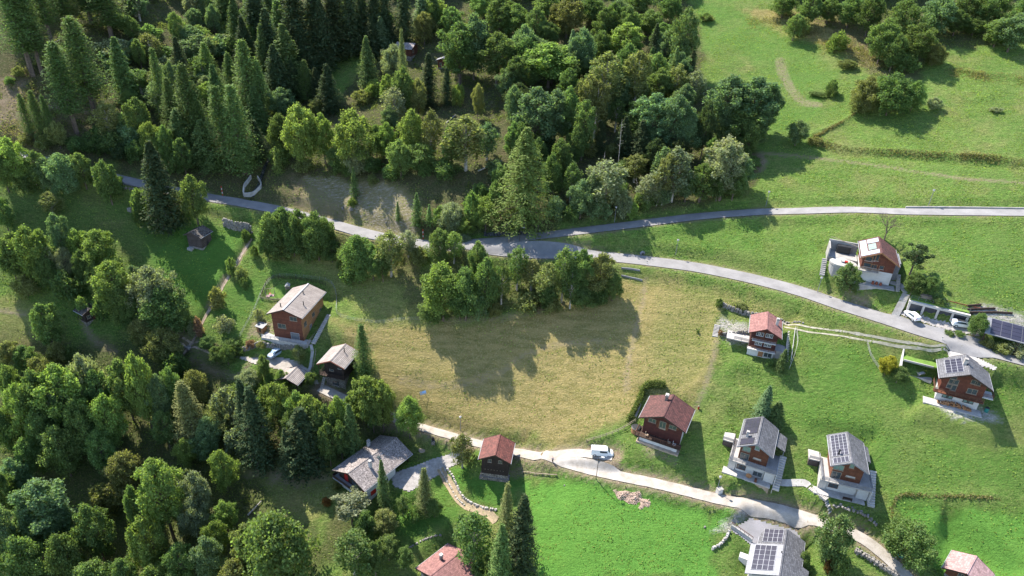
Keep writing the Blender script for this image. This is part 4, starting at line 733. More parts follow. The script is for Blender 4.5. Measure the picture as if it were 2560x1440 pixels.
hut(1040,142,-75,7,7.5,4.8,.42,'forest cabin with a brown tiled roof, upper one of the two','slate','brown_wood')
hut(1106,174,5,4.6,3.4,4.0,.35,'reddish timber cabin with a shiny metal roof, lower of the two forest cabins','metal_grey','red_wood')
hut(236,806,-60,4.5,4.5,4.4,.4,'small dark shed half hidden under trees beside a narrow trail','old_roof','dark_log','hidden_shed')
# ---------------------------------------------------------------- garage row and carport
P,c=YD['garage']; a=np.array(hit(2262,778)[:2]); p0=hit(2266,780); p1=hit(2412,812)
def zy(p): return c[0]+c[1]*p[0]+c[2]*p[1]+.1
e=p1[:2]-p0[:2]; ln=float(np.linalg.norm(e)); az=math.atan2(e[1],e[0]); gz0=max(zy(p0),zy(p1))
g=empty('garage_row',(p0[0],p0[1],min(zy(p0),zy(p1))),az,'row of four dark garages built into the slope under a planted grass roof','garage')
MB().box(-.2,ln+.2,.5,7,-1.5,3.0).build('garage_body',T['concrete'],g); MB().box(-.3,ln+.3,-.25,.5,2.55,3.05).build('front_beam',T['offwhite'],g); MB().box(-.1,ln+.1,.52,6.9,3.0,3.3).build('planted_roof',T['turf'],g)
for i in range(5): x=ln*i/4; MB().box(x-.22,x+.22,-.15,.6,-.8,2.54).build('pillar',T['offwhite'],g)
for i in range(4): x=ln*i/4; MB().box(x+.24,x+ln/4-.24,.3,.45,-.8,2.5).build('garage_door',T['garage_door'],g)
rng=random.Random(9); Mg=Matrix.Translation(g.location)@Matrix.Rotation(az,4,'Z')
for n_,(x0,x1,y0,y1,lab) in enumerate(((7.2,11.8,2.6,3.4,'long rust red raised planter on the garage roof, front one'),(7.0,11.5,4.2,4.9,'long rust red raised planter on the garage roof, rear one'),(12.2,13.8,2.7,3.4,'short rust red raised planter at the right end of the garage roof'))):
    m=MB(); zt=3.3
    m.box(x0,x1,y0,y0+.08,zt,zt+.75).box(x0,x1,y1-.08,y1,zt,zt+.75).box(x0,x0+.08,y0+.08,y1-.08,zt,zt+.75).box(x1-.08,x1,y0+.08,y1-.08,zt,zt+.75).box(x0+.08,x1-.08,y0+.08,y1-.08,zt,zt+.6)
    o=tag(m.build('raised_planter',T['rust']),lab,'planter','raised planters on the garage roof'); o.matrix_world=Mg
m=MB()
for i in range(16): y=2.0+(i%4)*.75; z=3.35+(i//4)*.22; x=1.6+rng.random()*.8; m.box(x,x+4.4+rng.random(),y,y+.22,z,z+.15)
for x in (2.2,4.0,5.8): m.box(x,x+.2,1.9,4.6,3.3,3.36)
tag(m.build('plank_stack',T['pale_wood']),'stack of grey weathered planks on the left part of the garage roof','planks').matrix_world=Mg
m=MB()
for i in range(9): x=ln*i/8; m.tube((x,.7,3.3),(x,.7,4.2),.03)
for z in (3.7,4.15): m.tube((0,.7,z),(ln,.7,z),.015)
tag(m.build('wire_fence',T['metal_grey']),'thin wire fence along the front edge of the planted garage roof','fence').matrix_world=Mg
def world_stair(name,pa,pb,w,n,mat,label,cat='stairs',sag=0):
    A=hit(*pa);B=hit(*pb); r=empty(name,A,0,label,cat); d=B-A; hd=np.array([d[0],d[1],0]); hd/=np.linalg.norm(hd); sd_=np.array([-hd[1],hd[0],0])*w/2
    for i in range(n):
        q0=A+d*(i/n)-A; q1=A+d*((i+.8)/n)-A; zt=max(d[2]*(i+1)/n, float(hz(A[0]+q1[0],A[1]+q1[1]))-A[2]+.06)
        v=[q0-sd_,q1-sd_,q1+sd_,q0+sd_]; v=[(p[0],p[1],zt-.45) for p in v]+[(p[0],p[1],zt+.04) for p in v]
        MB().add(v,[(0,3,2,1),(4,5,6,7),(0,1,5,4),(1,2,6,5),(2,3,7,6),(3,0,4,7)]).build('step',T[mat],r)
    return r
world_stair('outdoor_stairs',(2237,791),(2266,735),1.6,26,'paleconcrete','wide pale concrete stairs climbing beside the garage row')
world_stair('outdoor_stairs',(2266,733),(2246,710),1.0,12,'concrete','narrow stairs from the highest house down to the wide garage stairs')
world_stair('outdoor_stairs',(2076,1284),(2024,1218),1.2,18,'paleconcrete','pale slab stairs climbing from the lane towards the twin brown houses')
world_stair('outdoor_stairs',(1787,842),(1793,812),1.3,9,'paleconcrete','small flight of steps left of the narrow maroon chalet')
world_stair('outdoor_stairs',(1585,1040),(1597,1008),1.3,9,'paleconcrete','pale steps between the hedge and the wide chalet with the red roof')
# carport with solar roof at right edge
p=hit(2500,862); cp=empty('solar_carport',(p[0],p[1],p[2]),-math.radians(62-90),'dark carport with a solar panel roof at the right edge above the main road','carport')
cp.rotation_euler=(0,0,math.radians(-58+28)); zl,zh=3.2,4.6
mm=MB().add([(-4,-2.6,zl),(9,-2.6,zl),(9,2.6,zh),(-4,2.6,zh),(-4,-2.6,zl-.2),(9,-2.6,zl-.2),(9,2.6,zh-.2),(-4,2.6,zh-.2)],[(0,1,2,3),(7,6,5,4),(0,4,5,1),(1,5,6,2),(2,6,7,3),(3,7,4,0)]).build('roof',T['metal_grey'],cp)
for i in range(6):
    for j in range(4):
        x0=-3+i*1.95;y0=-2.4+j*1.22; zz_=lambda y:zl+(zh-zl)*(y+2.6)/5.2+.06
        MB().add([(x0,y0,zz_(y0)),(x0+1.87,y0,zz_(y0)),(x0+1.87,y0+1.14,zz_(y0+1.14)),(x0,y0+1.14,zz_(y0+1.14)),(x0,y0,zz_(y0)-.05),(x0+1.87,y0,zz_(y0)-.05),(x0+1.87,y0+1.14,zz_(y0+1.14)-.05),(x0,y0+1.14,zz_(y0+1.14)-.05)],[(0,1,2,3),(7,6,5,4),(0,4,5,1),(1,5,6,2),(2,6,7,3),(3,7,4,0)]).build('solar_panel',T['solar'],mm)
for x in (-3.8,2.5,8.8):
    for y,z in ((-2.3,zl-.15),(2.3,zh-.25)): MB().box(x-.1,x+.1,y-.1,y+.1,-3,z).build('post',T['dark_wood'],cp)
MB().box(-3.6,8.8,2.2,2.35,-2,3.8).build('back_wall',T['dark_wood'],cp)
# ---------------------------------------------------------------- trees: prototypes
def leafcards(name,c,nrm,size,mat,rs_,aspect=.75):
    n=len(c); nr=nrm/(np.linalg.norm(nrm,axis=1)[:,None]+1e-9); t=rs_.randn(n,3); t-=nr*(t*nr).sum(1)[:,None]; t/=np.linalg.norm(t,axis=1)[:,None]+1e-9; b=np.cross(nr,t)
    s=size[:,None]/2; v=np.stack([c-t*s-b*s*aspect*.6,c+t*s*.3-b*s*aspect,c+t*s+b*s*aspect*.5,c-t*s*.4+b*s*aspect],1).reshape(-1,3)
    m=bpy.data.meshes.new(name); m.vertices.add(4*n); m.vertices.foreach_set('co',v.ravel().astype('f4')); m.loops.add(4*n); m.loops.foreach_set('vertex_index',np.arange(4*n,dtype='i4'))
    m.polygons.add(n); m.polygons.foreach_set('loop_start',np.arange(0,4*n,4,dtype='i4')); m.polygons.foreach_set('loop_total',np.full(n,4,'i4')); m.update()
    a=m.attributes.new('rnd','FLOAT','FACE'); a.data.foreach_set('value',rs_.rand(n).astype('f4')); m.materials.append(mat); return m
def trunkmesh(name,segs,mat):
    m=MB()
    for p,q,r1,r2 in segs: m.tube(p,q,r1,r2,5)
    me=bpy.data.meshes.new(name); me.from_pydata(m.v,[],m.f); me.update(); me.materials.append(mat); return me
PROT={}
def unit(rs_,n): d=rs_.randn(n,3); return d/np.linalg.norm(d,axis=1)[:,None]
def broad(kind,seed,H,R,cb,nb,nl,ls,prof=.75,blob=.30,bark='bark',droop=0,vert=.8,mat='leaf',squash=.85):
    rs_=np.random.RandomState(seed); Cc=[];Nn=[];segs=[((0,0,-.6),(0,0,H*cb*.6),.022*H,.018*H),((0,0,H*cb*.6),(.1,.1,H*.82),.018*H,.004*H)]
    for i in range(nb):
        hf=(i+.5)/nb; hf=hf**.85; z=H*(cb+(1-cb)*(.06+.88*hf)); er=R*(math.sin(PI*min(.98,.12+.80*hf))**prof)*(.72+.5*rs_.rand()); a=i*2.4+rs_.rand()*1.3; rr=er*(.42+.45*rs_.rand()) if hf<.9 else er*.2*rs_.rand()
        rb=R*blob*(.75+.6*rs_.rand())*(1-.25*hf); c=np.array([rr*math.cos(a),rr*math.sin(a),z]); k=int(nl/nb*(.6+.8*rs_.rand())); d=unit(rs_,k)
        out=c/ (np.linalg.norm(c[:2])+.3)*np.array([1,1,0]); keep=(d@out+d[:,2]*.8>-.55)|(rs_.rand(k)<.25); d=d[keep]; k=len(d)
        p=c+d*rb*(.35+.85*rs_.rand(k)**.7)[:,None]*np.array([rs_.uniform(.7,1.35),rs_.uniform(.7,1.35),squash*rs_.uniform(.7,1.3)])+rs_.randn(k,3)*R*.04; p[:,2]-=droop*rb*np.abs(rs_.rand(k))*1.2
        Cc.append(p); Nn.append(d*.5+unit(rs_,k)*.9+np.array([0,0,.3])); base=(0,0,z*.62+H*cb*.1); segs.append((base,tuple(c*np.array([.85,.85,.96])),.006*H,.0018*H))
    k=int(nl*.12); p=unit(rs_,k)*rs_.rand(k)[:,None]**.4*np.array([R*.75,R*.75,H*(1-cb)*.42])+np.array([0,0,H*(cb+(1-cb)*.5)]); Cc.append(p); Nn.append(unit(rs_,k))
    c=np.concatenate(Cc); n_=np.concatenate(Nn); PROT.setdefault(kind,[]).append((trunkmesh('trunk',segs,T[bark]),leafcards('crown',c,n_,ls*(.7+.6*rs_.rand(len(c))),T[mat],rs_),H,R))
def conifer(kind,seed,H,R,cb,nlev,nbr,ncd,ls,droop=.25,power=.85,mat='needle',bark='bark',airy=.25,tip=.05):
    rs_=np.random.RandomState(seed); Cc=[];Nn=[];Sz=[];segs=[((0,0,-.6),(0,0,H*.55),.016*H,.010*H),((0,0,H*.55),(0,0,H*.99),.010*H,.002*H)]
    for i in range(nlev):
        f=i/(nlev-1); z=H*(cb+(1-cb)*f*.985); Ln=R*((1-f)**power)*(1-.35*max(0,.18-f)/.18)+tip*H*.3; nb=nbr if f<.8 else max(4,nbr-3)
        for j in range(nb):
            a=j*2*PI/nb+i*1.9+rs_.rand()*.9; L=Ln*(.65+.5*rs_.rand()); dr=droop*(1-f*.8); t=(np.arange(ncd)+.6*rs_.rand(ncd)+.3)/ncd; t=t**.8
            x=t*L; zz=z+L*(.12*t-dr*t-(.1*t*t)+.22*dr*t**3)+rs_.randn(ncd)*airy*.35; lat=rs_.randn(ncd)*airy*(1-.3*t)*(.4+.35*L/R)
            Cc.append(np.c_[x*math.cos(a)-lat*math.sin(a),x*math.sin(a)+lat*math.cos(a),zz]); Nn.append(np.c_[rs_.randn(ncd)*.5+math.cos(a)*.35,rs_.randn(ncd)*.5+math.sin(a)*.35,.8+.3*rs_.randn(ncd)]); Sz.append(ls*(1.15-.5*t)*(.75+.5*rs_.rand(ncd)))
            if (i%3==0) and j%2==0: segs.append(((0,0,z),(.75*L*math.cos(a),.75*L*math.sin(a),z-dr*L*.55),.0035*H,.001*H))
    k=14; Cc.append(np.c_[rs_.randn(k)*.06,rs_.randn(k)*.06,H*(.95+.06*rs_.rand(k))]); Nn.append(unit(rs_,k)); Sz.append(np.full(k,ls*.6))
    c=np.concatenate(Cc); PROT.setdefault(kind,[]).append((trunkmesh('trunk',segs,T[bark]),leafcards('crown',c,np.concatenate(Nn),np.concatenate(Sz),T[mat],rs_,.5),H,R))
for s_ in range(7): broad('broad',10+s_,11,3.9,.14,[38,60,46,70,52,34,64][s_],13000,.29,[.7,.95,.6,.8,1.1,.7,.75][s_],[.25,.19,.23,.17,.2,.27,.18][s_],squash=[.85,1.1,.9,.8,1.2,.9,1.0][s_])
for s_ in range(3): broad('round',30+s_,9,4.6,.06,80,15000,.29,.55,.18)
for s_ in range(4): broad('tallb',40+s_,15,3.8,  .2,66,14000,.31,.6,.2,squash=1.0)
for s_ in range(4): broad('birch',50+s_,12,2.6,.2,30,4200,.30,.8,.27,'pale_bark',1.1,squash=1.5)
for s_ in range(4): broad('poplar',55+s_,16,3.6,.3,30,6600,.36,.6,.24,'pale_bark',.3,squash=1.1)
for s_ in range(5): broad('shrub',60+s_,3.2,2.1,.02,24,3200,.25,.5,.34)
for s_ in range(2): broad('pine',70+s_,11,3.0,.35,26,5200,.30,.55,.24,squash=.5,mat='needle')
for s_ in range(2): broad('roundpine',75+s_,8,2.8,.04,50,8000,.24,.6,.2,squash=1.1,mat='needle')
for s_ in range(4): conifer('spruce',80+s_,14,2.9,.04,[30,36,33,40][s_],11,20,.42,.40,.8,airy=.36)
for s_ in range(4): conifer('larch',90+s_,14,2.6,.06,[36,42,38,44][s_],9,19,.30,.16,.8,airy=.6)
for s_ in range(3): conifer('larchtall',100+s_,20,2.7,.25,42,9,24,.34,.2,.55,airy=.65)
for s_ in range(2): conifer('biglarch',110+s_,26,7.2,.04,52,11,26,.48,.30,.85,airy=.6)
for s_ in range(3): conifer('smallspruce',120+s_,4.5,1.25,.02,22,9,9,.26,.3,.95,airy=.12)
def bare(seed,H,R):
    rng=random.Random(seed); segs=[]
    def grow(p,d,l,r,dep):
        q=p+d*l; segs.append((tuple(p),tuple(q),r,r*.6))
        if dep==0: return
        for _ in range(3 if dep>2 else 3):
            nd=(d+Vector((rng.uniform(-1,1),rng.uniform(-1,1),rng.uniform(-.35,.6)))*.85).normalized(); grow(q,nd,l*rng.uniform(.6,.85),r*.58,dep-1)
    grow(Vector((0,0,-.3)),Vector((0,0,1)),H*.27,.028*H,5); return trunkmesh('branches',segs,T['bark'])
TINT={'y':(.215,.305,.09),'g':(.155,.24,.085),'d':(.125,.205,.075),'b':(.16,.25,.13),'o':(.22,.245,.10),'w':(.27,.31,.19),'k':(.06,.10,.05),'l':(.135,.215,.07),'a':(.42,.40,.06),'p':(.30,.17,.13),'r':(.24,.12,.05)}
TN={'y':'yellow green','g':'fresh green','d':'dark green','b':'blue green','o':'olive','w':'pale grey','k':'very dark','l':'light green','a':'autumn yellow','p':'pinkish brown','r':'rusty orange'}
KN={'broad':('broadleaf_tree','broadleaf tree'),'round':('broadleaf_tree','round broadleaf tree'),'tallb':('broadleaf_tree','tall broadleaf tree'),'birch':('birch_tree','birch'),'poplar':('poplar_tree','tall bare stemmed tree'),'shrub':('shrub','shrub'),
 'pine':('pine_tree','pine'),'roundpine':('pine_tree','dense round pine'),'spruce':('spruce_tree','spruce'),'larch':('larch_tree','larch'),'larchtall':('larch_tree','bare stemmed larch'),'biglarch':('larch_tree','huge spreading larch'),'smallspruce':('spruce_tree','small spruce')}
TREES=[]; rt=random.Random(11); NTREE=[0]
def tree(kind,u,vt,vb,w_,tint,zone,lab=None):
    vm=(vt+vb)/2; ub=u+(vb-vm)*(u-1150)/(vm-3700); g=hit(min(max(ub,-420),2900),vb)
    # height so that the top projects to vt
    h=1.0
    if kind in('broad','round','tallb','birch','shrub','pine','roundpine'): vt=min(vt+.2*w_,vb-8)
    for _ in range(6):
        p=proj(g+np.array([0,0,h])); q=proj(g+np.array([0,0,h+.5])); h+=(vt-p[1])/((q[1]-p[1])/.5)
    h*=1.0 if zone.startswith('between main') else 1
    D=depth(g); wd=w_*D/F; pr=PROT[kind]; tm,cm,H,R=pr[NTREE[0]%len(pr)]; NTREE[0]+=1
    sx=wd/(2*R)*(1.0 if kind in('broad','round','tallb','shrub','roundpine') else 1.25 if kind=='spruce' else 1.25 if kind=='larch' else 1.1 if kind=='larchtall' else 1.4 if kind=='biglarch' else 1.2); sz=h/H; sz=max(.25,min(sz,2.6))
    if kind in('broad','round','tallb','birch','shrub','pine','roundpine','poplar'): sz=h/(H*(1.0+.02))
    nm,noun=KN[kind]; r=empty(nm,g-np.array([0,0,.1]),rt.uniform(0,6.28)); r.scale=(sx,sx*rt.uniform(.92,1.08),sz)
    if kind!='shrub' or True:
        t=bpy.data.objects.new('trunk' if kind!='shrub' else 'stem',tm); link(t,r)
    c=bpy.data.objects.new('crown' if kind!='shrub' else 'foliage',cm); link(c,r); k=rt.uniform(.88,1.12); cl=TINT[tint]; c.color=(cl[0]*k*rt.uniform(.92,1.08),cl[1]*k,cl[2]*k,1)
    TREES.append((r,noun,TN[tint],zone,u,h,lab)); return r
def zone(z,s):
    for e in s.split(';'):
        e=e.split()
        if not e: continue
        k={'B':'broad','R':'round','T':'tallb','I':'birch','S':'shrub','P':'pine','Q':'roundpine','C':'spruce','L':'larch','M':'larchtall','G':'biglarch','c':'smallspruce','O':'poplar'}[e[0]]
        tree(k,*map(float,e[1:5]),e[5],z)
zone('on the dry top left slope','M 40 -90 188 105 l;M 66 -80 184 80 l;M 98 -120 108 75 l;M 160 105 332 92 l;M 205 42 292 100 l;M 150 -80 70 80 l;M 262 -50 95 100 l;M 20 -110 60 80 l;L 62 235 335 42 l;L 92 226 348 46 l;L 120 238 358 42 l;C 302 92 256 70 d;M 210 -90 60 90 l;S 45 160 190 35 o;S 22 185 210 30 g')
zone('just above the upper left road','I 265 240 352 62 o;S 190 330 378 60 d;S 235 335 380 60 d;S 285 320 380 70 d;S 320 300 370 70 b;B 345 225 360 75 d;S 300 270 335 60 b;S 250 300 350 60 d;S 110 330 372 50 o;S 60 330 360 45 o;B 140 290 370 55 o;S 340 340 400 60 d;S 300 350 398 60 k;B 378 292 405 58 y;B 415 300 420 55 g;S 440 370 430 60 d;B 455 330 440 60 d;S 150 180 215 50 o;S 110 130 165 50 o')
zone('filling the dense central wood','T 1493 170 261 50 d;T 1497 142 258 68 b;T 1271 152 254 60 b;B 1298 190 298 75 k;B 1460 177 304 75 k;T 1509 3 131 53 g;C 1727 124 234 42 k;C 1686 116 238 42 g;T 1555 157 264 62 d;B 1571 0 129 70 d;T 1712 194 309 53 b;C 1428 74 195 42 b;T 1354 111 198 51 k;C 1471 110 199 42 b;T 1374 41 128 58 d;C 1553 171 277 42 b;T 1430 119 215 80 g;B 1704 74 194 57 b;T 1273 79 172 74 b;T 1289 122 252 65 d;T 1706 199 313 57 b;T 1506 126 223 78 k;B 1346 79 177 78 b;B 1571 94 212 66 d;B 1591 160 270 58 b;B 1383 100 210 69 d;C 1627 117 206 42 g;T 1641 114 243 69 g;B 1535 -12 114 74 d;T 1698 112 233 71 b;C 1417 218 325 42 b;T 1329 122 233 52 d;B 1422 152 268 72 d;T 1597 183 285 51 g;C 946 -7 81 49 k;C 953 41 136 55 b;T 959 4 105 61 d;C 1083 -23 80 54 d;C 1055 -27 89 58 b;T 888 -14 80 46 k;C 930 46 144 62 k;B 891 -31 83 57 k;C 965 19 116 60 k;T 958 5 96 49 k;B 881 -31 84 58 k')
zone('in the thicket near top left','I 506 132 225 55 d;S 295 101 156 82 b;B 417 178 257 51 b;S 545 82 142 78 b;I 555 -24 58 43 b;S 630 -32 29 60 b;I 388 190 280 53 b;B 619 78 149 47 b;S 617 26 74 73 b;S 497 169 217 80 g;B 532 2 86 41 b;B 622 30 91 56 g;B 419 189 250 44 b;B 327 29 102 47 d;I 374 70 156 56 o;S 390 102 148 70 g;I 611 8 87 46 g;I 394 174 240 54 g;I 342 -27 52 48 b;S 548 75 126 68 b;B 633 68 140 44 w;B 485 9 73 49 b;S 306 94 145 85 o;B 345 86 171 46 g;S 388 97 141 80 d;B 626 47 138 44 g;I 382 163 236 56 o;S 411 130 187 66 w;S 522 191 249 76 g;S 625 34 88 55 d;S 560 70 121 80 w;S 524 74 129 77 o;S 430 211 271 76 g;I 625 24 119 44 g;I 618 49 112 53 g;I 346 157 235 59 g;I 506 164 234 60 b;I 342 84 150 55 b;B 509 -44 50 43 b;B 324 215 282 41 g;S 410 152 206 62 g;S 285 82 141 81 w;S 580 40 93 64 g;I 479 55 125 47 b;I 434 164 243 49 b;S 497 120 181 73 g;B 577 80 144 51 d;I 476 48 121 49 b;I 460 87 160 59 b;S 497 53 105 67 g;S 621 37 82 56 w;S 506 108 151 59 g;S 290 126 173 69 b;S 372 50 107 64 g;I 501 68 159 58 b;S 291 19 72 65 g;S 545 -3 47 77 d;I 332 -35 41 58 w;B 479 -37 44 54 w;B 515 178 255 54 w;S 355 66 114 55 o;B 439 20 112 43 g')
zone('in the back row at the top','B 20 -91 8 89 k;B 70 -110 -5 84 d;T 130 -89 -17 63 d;C 190 -92 -27 82 d;B 250 -80 0 61 d;B 310 -107 -2 89 d;T 370 -80 0 73 d;C 430 -94 -11 65 k;B 490 -108 -6 80 d;B 550 -105 -5 64 b;T 610 -84 -23 73 g;C 1000 -91 -8 71 g;B 1050 -83 -22 69 k;B 1100 -93 -8 87 k;T 1150 -96 -19 62 d;C 1200 -106 2 76 d;B 1260 -87 7 74 b;B 1310 -109 1 80 d;T 1360 -95 -27 86 k;C 1400 -94 -18 86 b;B 1450 -81 -24 76 k;B 1500 -90 -26 65 b;T 1550 -91 -19 63 b;C 1600 -86 -22 79 g;B 1650 -86 -16 88 g;B 1700 -87 -13 82 g;T 2000 -92 4 73 g;C 2070 -97 -4 77 d;B 2140 -101 -24 61 d;B 2200 -108 -8 88 g;T 2270 -115 -9 87 k;C 2330 -83 -15 74 d;B 2400 -110 -22 71 b;B 2460 -85 -9 77 d;T 2530 -105 -22 69 d')
zone('in the upper left larch wood','L 398 120 300 62 l;C 450 92 235 58 k;L 473 160 385 100 l;L 430 195 350 68 l;L 517 105 215 60 y;B 520 190 275 62 y;L 577 132 260 60 l;L 618 100 300 92 l;L 553 215 425 90 l;L 592 212 435 100 l;C 510 300 425 85 d;C 450 270 400 80 d;C 640 215 330 60 d;L 650 150 300 60 l;B 610 330 440 60 d;L 495 225 390 70 l;C 540 160 290 60 d;B 430 140 260 50 b;C 640 300 400 60 k')
zone('in the dark spruce wood','C 640 -40 130 90 k;C 672 20 210 85 k;L 700 0 165 80 d;C 660 60 220 60 d;C 590 -10 140 60 d;C 740 -60 185 110 k;C 785 -50 165 95 k;C 715 60 235 95 d;C 832 -50 150 90 k;C 872 -50 140 80 k;C 755 60 210 90 k;C 805 0 175 80 k;C 690 110 262 80 k;C 610 40 170 60 k;C 560 -60 70 60 d;C 700 -80 60 80 k;L 763 150 250 56 l;C 790 168 250 44 k;C 820 160 280 66 k;C 730 150 250 60 k;C 850 -60 100 70 k;C 675 -70 90 70 d')
zone('right of the small grass clearing','C 918 90 222 56 d;C 962 -50 118 66 k;C 1010 -40 112 62 k;C 905 -50 125 70 k;C 935 -30 120 60 k;R 985 95 200 75 w;L 1006 74 255 34 o;C 1072 132 265 60 k;C 1117 168 262 38 k;S 1145 205 265 34 y;B 970 172 275 55 y;B 1010 150 300 70 g;B 1045 185 300 50 o;I 985 200 320 55 w;S 905 215 255 50 o;S 940 190 240 50 y;B 975 110 180 50 o')
zone('in the row above the stony slope','B 704 200 300 80 b;B 750 236 420 98 y;B 700 270 390 70 d;B 806 265 410 70 y;B 883 250 430 110 y;B 1030 256 400 72 y;I 1077 260 405 50 o;B 967 290 405 62 y;B 1000 330 445 80 g;R 895 345 432 82 w;B 930 380 435 56 d;B 1050 340 432 86 g;I 1165 262 425 92 o;I 1218 292 400 56 b;B 845 345 430 75 d;S 700 350 410 60 d;B 975 255 345 46 b;B 790 235 290 40 o;S 1110 385 440 70 d;B 1130 290 420 60 g;S 860 395 435 60 g;S 980 400 445 60 g;S 1240 390 440 50 b;B 940 300 400 60 g;S 760 385 425 60 o;B 1195 200 300 34 o')
zone('at the central wood top','B 1078 -30 70 84 y;B 1060 15 112 60 o;B 1130 0 95 70 g;T 1150 25 215 115 g;B 1185 15 200 95 b;T 1243 55 215 96 g;B 1145 75 190 66 b;B 1250 -30 90 90 d;B 1290 -10 100 84 g;B 1340 0 120 70 d;B 1420 -30 95 100 o;B 1310 45 180 80 b;T 1375 76 218 130 y;B 1320 80 200 66 d;B 1455 52 200 80 b;B 1505 62 170 62 d;B 1568 32 160 105 y;B 1625 5 90 84 g;B 1545 -15 70 70 b;B 1656 40 125 70 g;C 1637 58 165 48 k;C 1560 92 160 46 k;Q 1711 -5 190 90 d;B 1665 62 168 66 b;C 1590 100 170 44 d;B 1480 -30 60 80 d;B 1370 -40 60 80 g;B 1210 -40 50 80 g;B 1680 -30 60 70 d;B 1600 -50 40 80 d;S 1765 25 52 34 g;B 1430 90 210 60 b')
zone('in the middle of the central wood','O 1515 122 310 92 o;O 1592 120 300 66 o;T 1650 152 270 70 g;I 1694 146 262 56 o;I 1738 162 262 52 w;T 1552 150 300 76 b;T 1340 188 385 120 b;T 1390 200 370 84 b;B 1422 198 370 66 g;O 1492 195 345 66 o;O 1542 245 330 42 d;T 1635 205 380 110 b;T 1690 212 400 96 b;C 1602 300 405 66 k;C 1560 290 390 56 k;T 1600 230 360 80 d;B 1300 290 420 70 d;B 1285 200 320 55 b;B 1720 260 400 70 b;T 1460 230 400 70 d;B 1440 300 420 60 d;O 1470 180 350 50 o;S 1480 340 385 60 o;S 1530 350 390 50 o;B 1640 330 430 70 k;B 1700 330 430 60 k;S 1370 330 400 60 k;S 1560 390 430 60 d;B 1505 230 330 50 b;C 1500 300 385 46 k')
zone('at the central wood right edge','T 1822 158 362 120 b;T 1885 160 355 130 b;T 1925 195 340 66 b;B 1812 250 370 84 b;T 1860 230 375 120 d;B 1765 240 400 60 k;B 1780 330 440 60 d;B 1840 400 500 70 d;B 1875 290 400 60 d;I 1815 320 480 84 w;B 1850 365 480 84 b;B 1900 250 372 60 b;S 1880 380 420 50 d')
zone('in the central wood front row','G 1312 318 572 158 y;I 1429 393 505 46 g;B 1455 432 545 76 b;I 1517 374 525 92 w;I 1625 420 515 66 w;I 1690 348 505 80 w;I 1655 352 475 44 b;B 1758 388 505 90 g;T 1815 335 500 90 w;S 1390 480 545 60 b;B 1400 330 470 70 d;B 1284 290 420 56 g;I 1590 372 455 56 o;S 1560 470 542 50 w;S 1610 470 520 60 g;S 1500 480 545 60 b;B 1480 420 540 56 b;S 1660 460 510 50 b;B 1720 410 505 60 b;O 1665 380 512 50 o;B 1380 370 500 60 d;S 1540 440 500 60 d;S 1430 500 552 46 d;B 1345 330 440 60 d;B 1800 400 502 60 d;S 1580 500 545 36 y;B 1250 400 480 50 d')
zone('on the bank behind the junction','R 1130 488 572 84 w;B 1170 525 585 56 y;B 1215 478 578 60 y;c 1042 482 562 42 g;c 995 504 550 22 g;c 1073 510 562 28 g;c 885 418 492 32 g;S 880 490 516 26 y;c 692 366 432 38 y;S 1180 470 560 50 g;B 1238 440 550 46 g;S 1100 510 565 44 g;S 1160 580 600 40 w;S 1060 400 440 36 d;S 1200 450 500 40 d;S 930 430 460 30 o')
zone('just below the upper left road','B 30 326 470 76 y;B 92 362 470 70 g;R 153 362 482 96 b;B 202 366 472 64 g;B 264 384 512 70 g;C 395 352 572 100 k;B 481 418 560 74 g;S 350 465 545 50 d;S 345 500 560 30 d;B 115 380 480 56 b;S 440 470 530 50 w;S 60 420 480 60 d;B 0 350 480 60 g;S 280 430 480 50 d;B 5 480 580 50 d;I 125 465 545 52 o')
zone('in the leafy clump left of the bend','B 675 515 640 66 g;B 708 500 620 74 d;B 748 505 630 80 g;B 790 512 650 86 g;B 665 555 650 56 d;B 828 590 655 56 d;S 700 590 650 60 g;S 770 595 650 56 d;S 815 540 610 50 d;B 730 545 640 60 d')
zone('between main road and dry meadow','B 893 570 706 88 g;B 930 592 700 72 g;I 975 558 690 64 o;I 1020 565 640 44 w;B 1098 555 665 66 g;I 1135 565 655 50 y;B 1194 588 705 60 g;B 1107 632 800 120 y;B 1216 624 785 76 g;B 1165 650 800 96 d;B 1075 740 805 66 g;I 1295 604 725 50 g;I 1330 635 725 56 o;I 1370 638 765 62 o;I 1410 600 755 54 g;T 1455 605 755 66 g;B 1502 616 745 80 o;B 1535 670 752 56 g;B 1460 700 770 76 d;S 1320 720 778 76 o;S 1200 720 792 56 b;I 1255 650 760 46 g;B 860 600 690 50 d;B 955 610 705 50 d;S 880 640 705 60 g;I 1430 650 770 50 d;B 1370 690 775 56 d;B 1150 700 800 60 g;S 1500 700 760 60 d;S 1050 610 660 50 o;S 1090 745 800 60 d;S 1380 730 780 50 o;S 1240 755 788 36 o')
zone('in the clump above the hidden shed','B 40 560 700 90 g;B 78 542 715 100 y;R 115 590 705 60 w;B 146 516 650 66 b;B 160 608 700 50 w;B 195 560 660 64 y;B 247 552 690 104 y;B 284 626 800 115 y;R 377 640 800 125 w;B 405 695 832 120 d;B 335 650 745 60 b;S 160 665 745 84 d;B 20 580 700 70 d;B 355 780 865 76 o;R 408 802 905 86 o;S 430 850 915 66 d;B 320 720 830 70 d;B 300 690 830 80 g;B 240 640 740 60 g;B 210 610 720 60 d;B 450 740 830 60 d;S 60 680 740 60 o;B 115 620 730 60 d;S 250 735 800 40 g')
zone('around the left pasture','B 112 738 872 86 g;B 20 840 925 70 o;B 60 850 930 66 g;S 205 735 792 36 g;S 140 850 905 50 o;S 0 880 930 50 d;S 190 900 960 66 d;S 175 860 900 40 g;B 100 880 980 70 o')
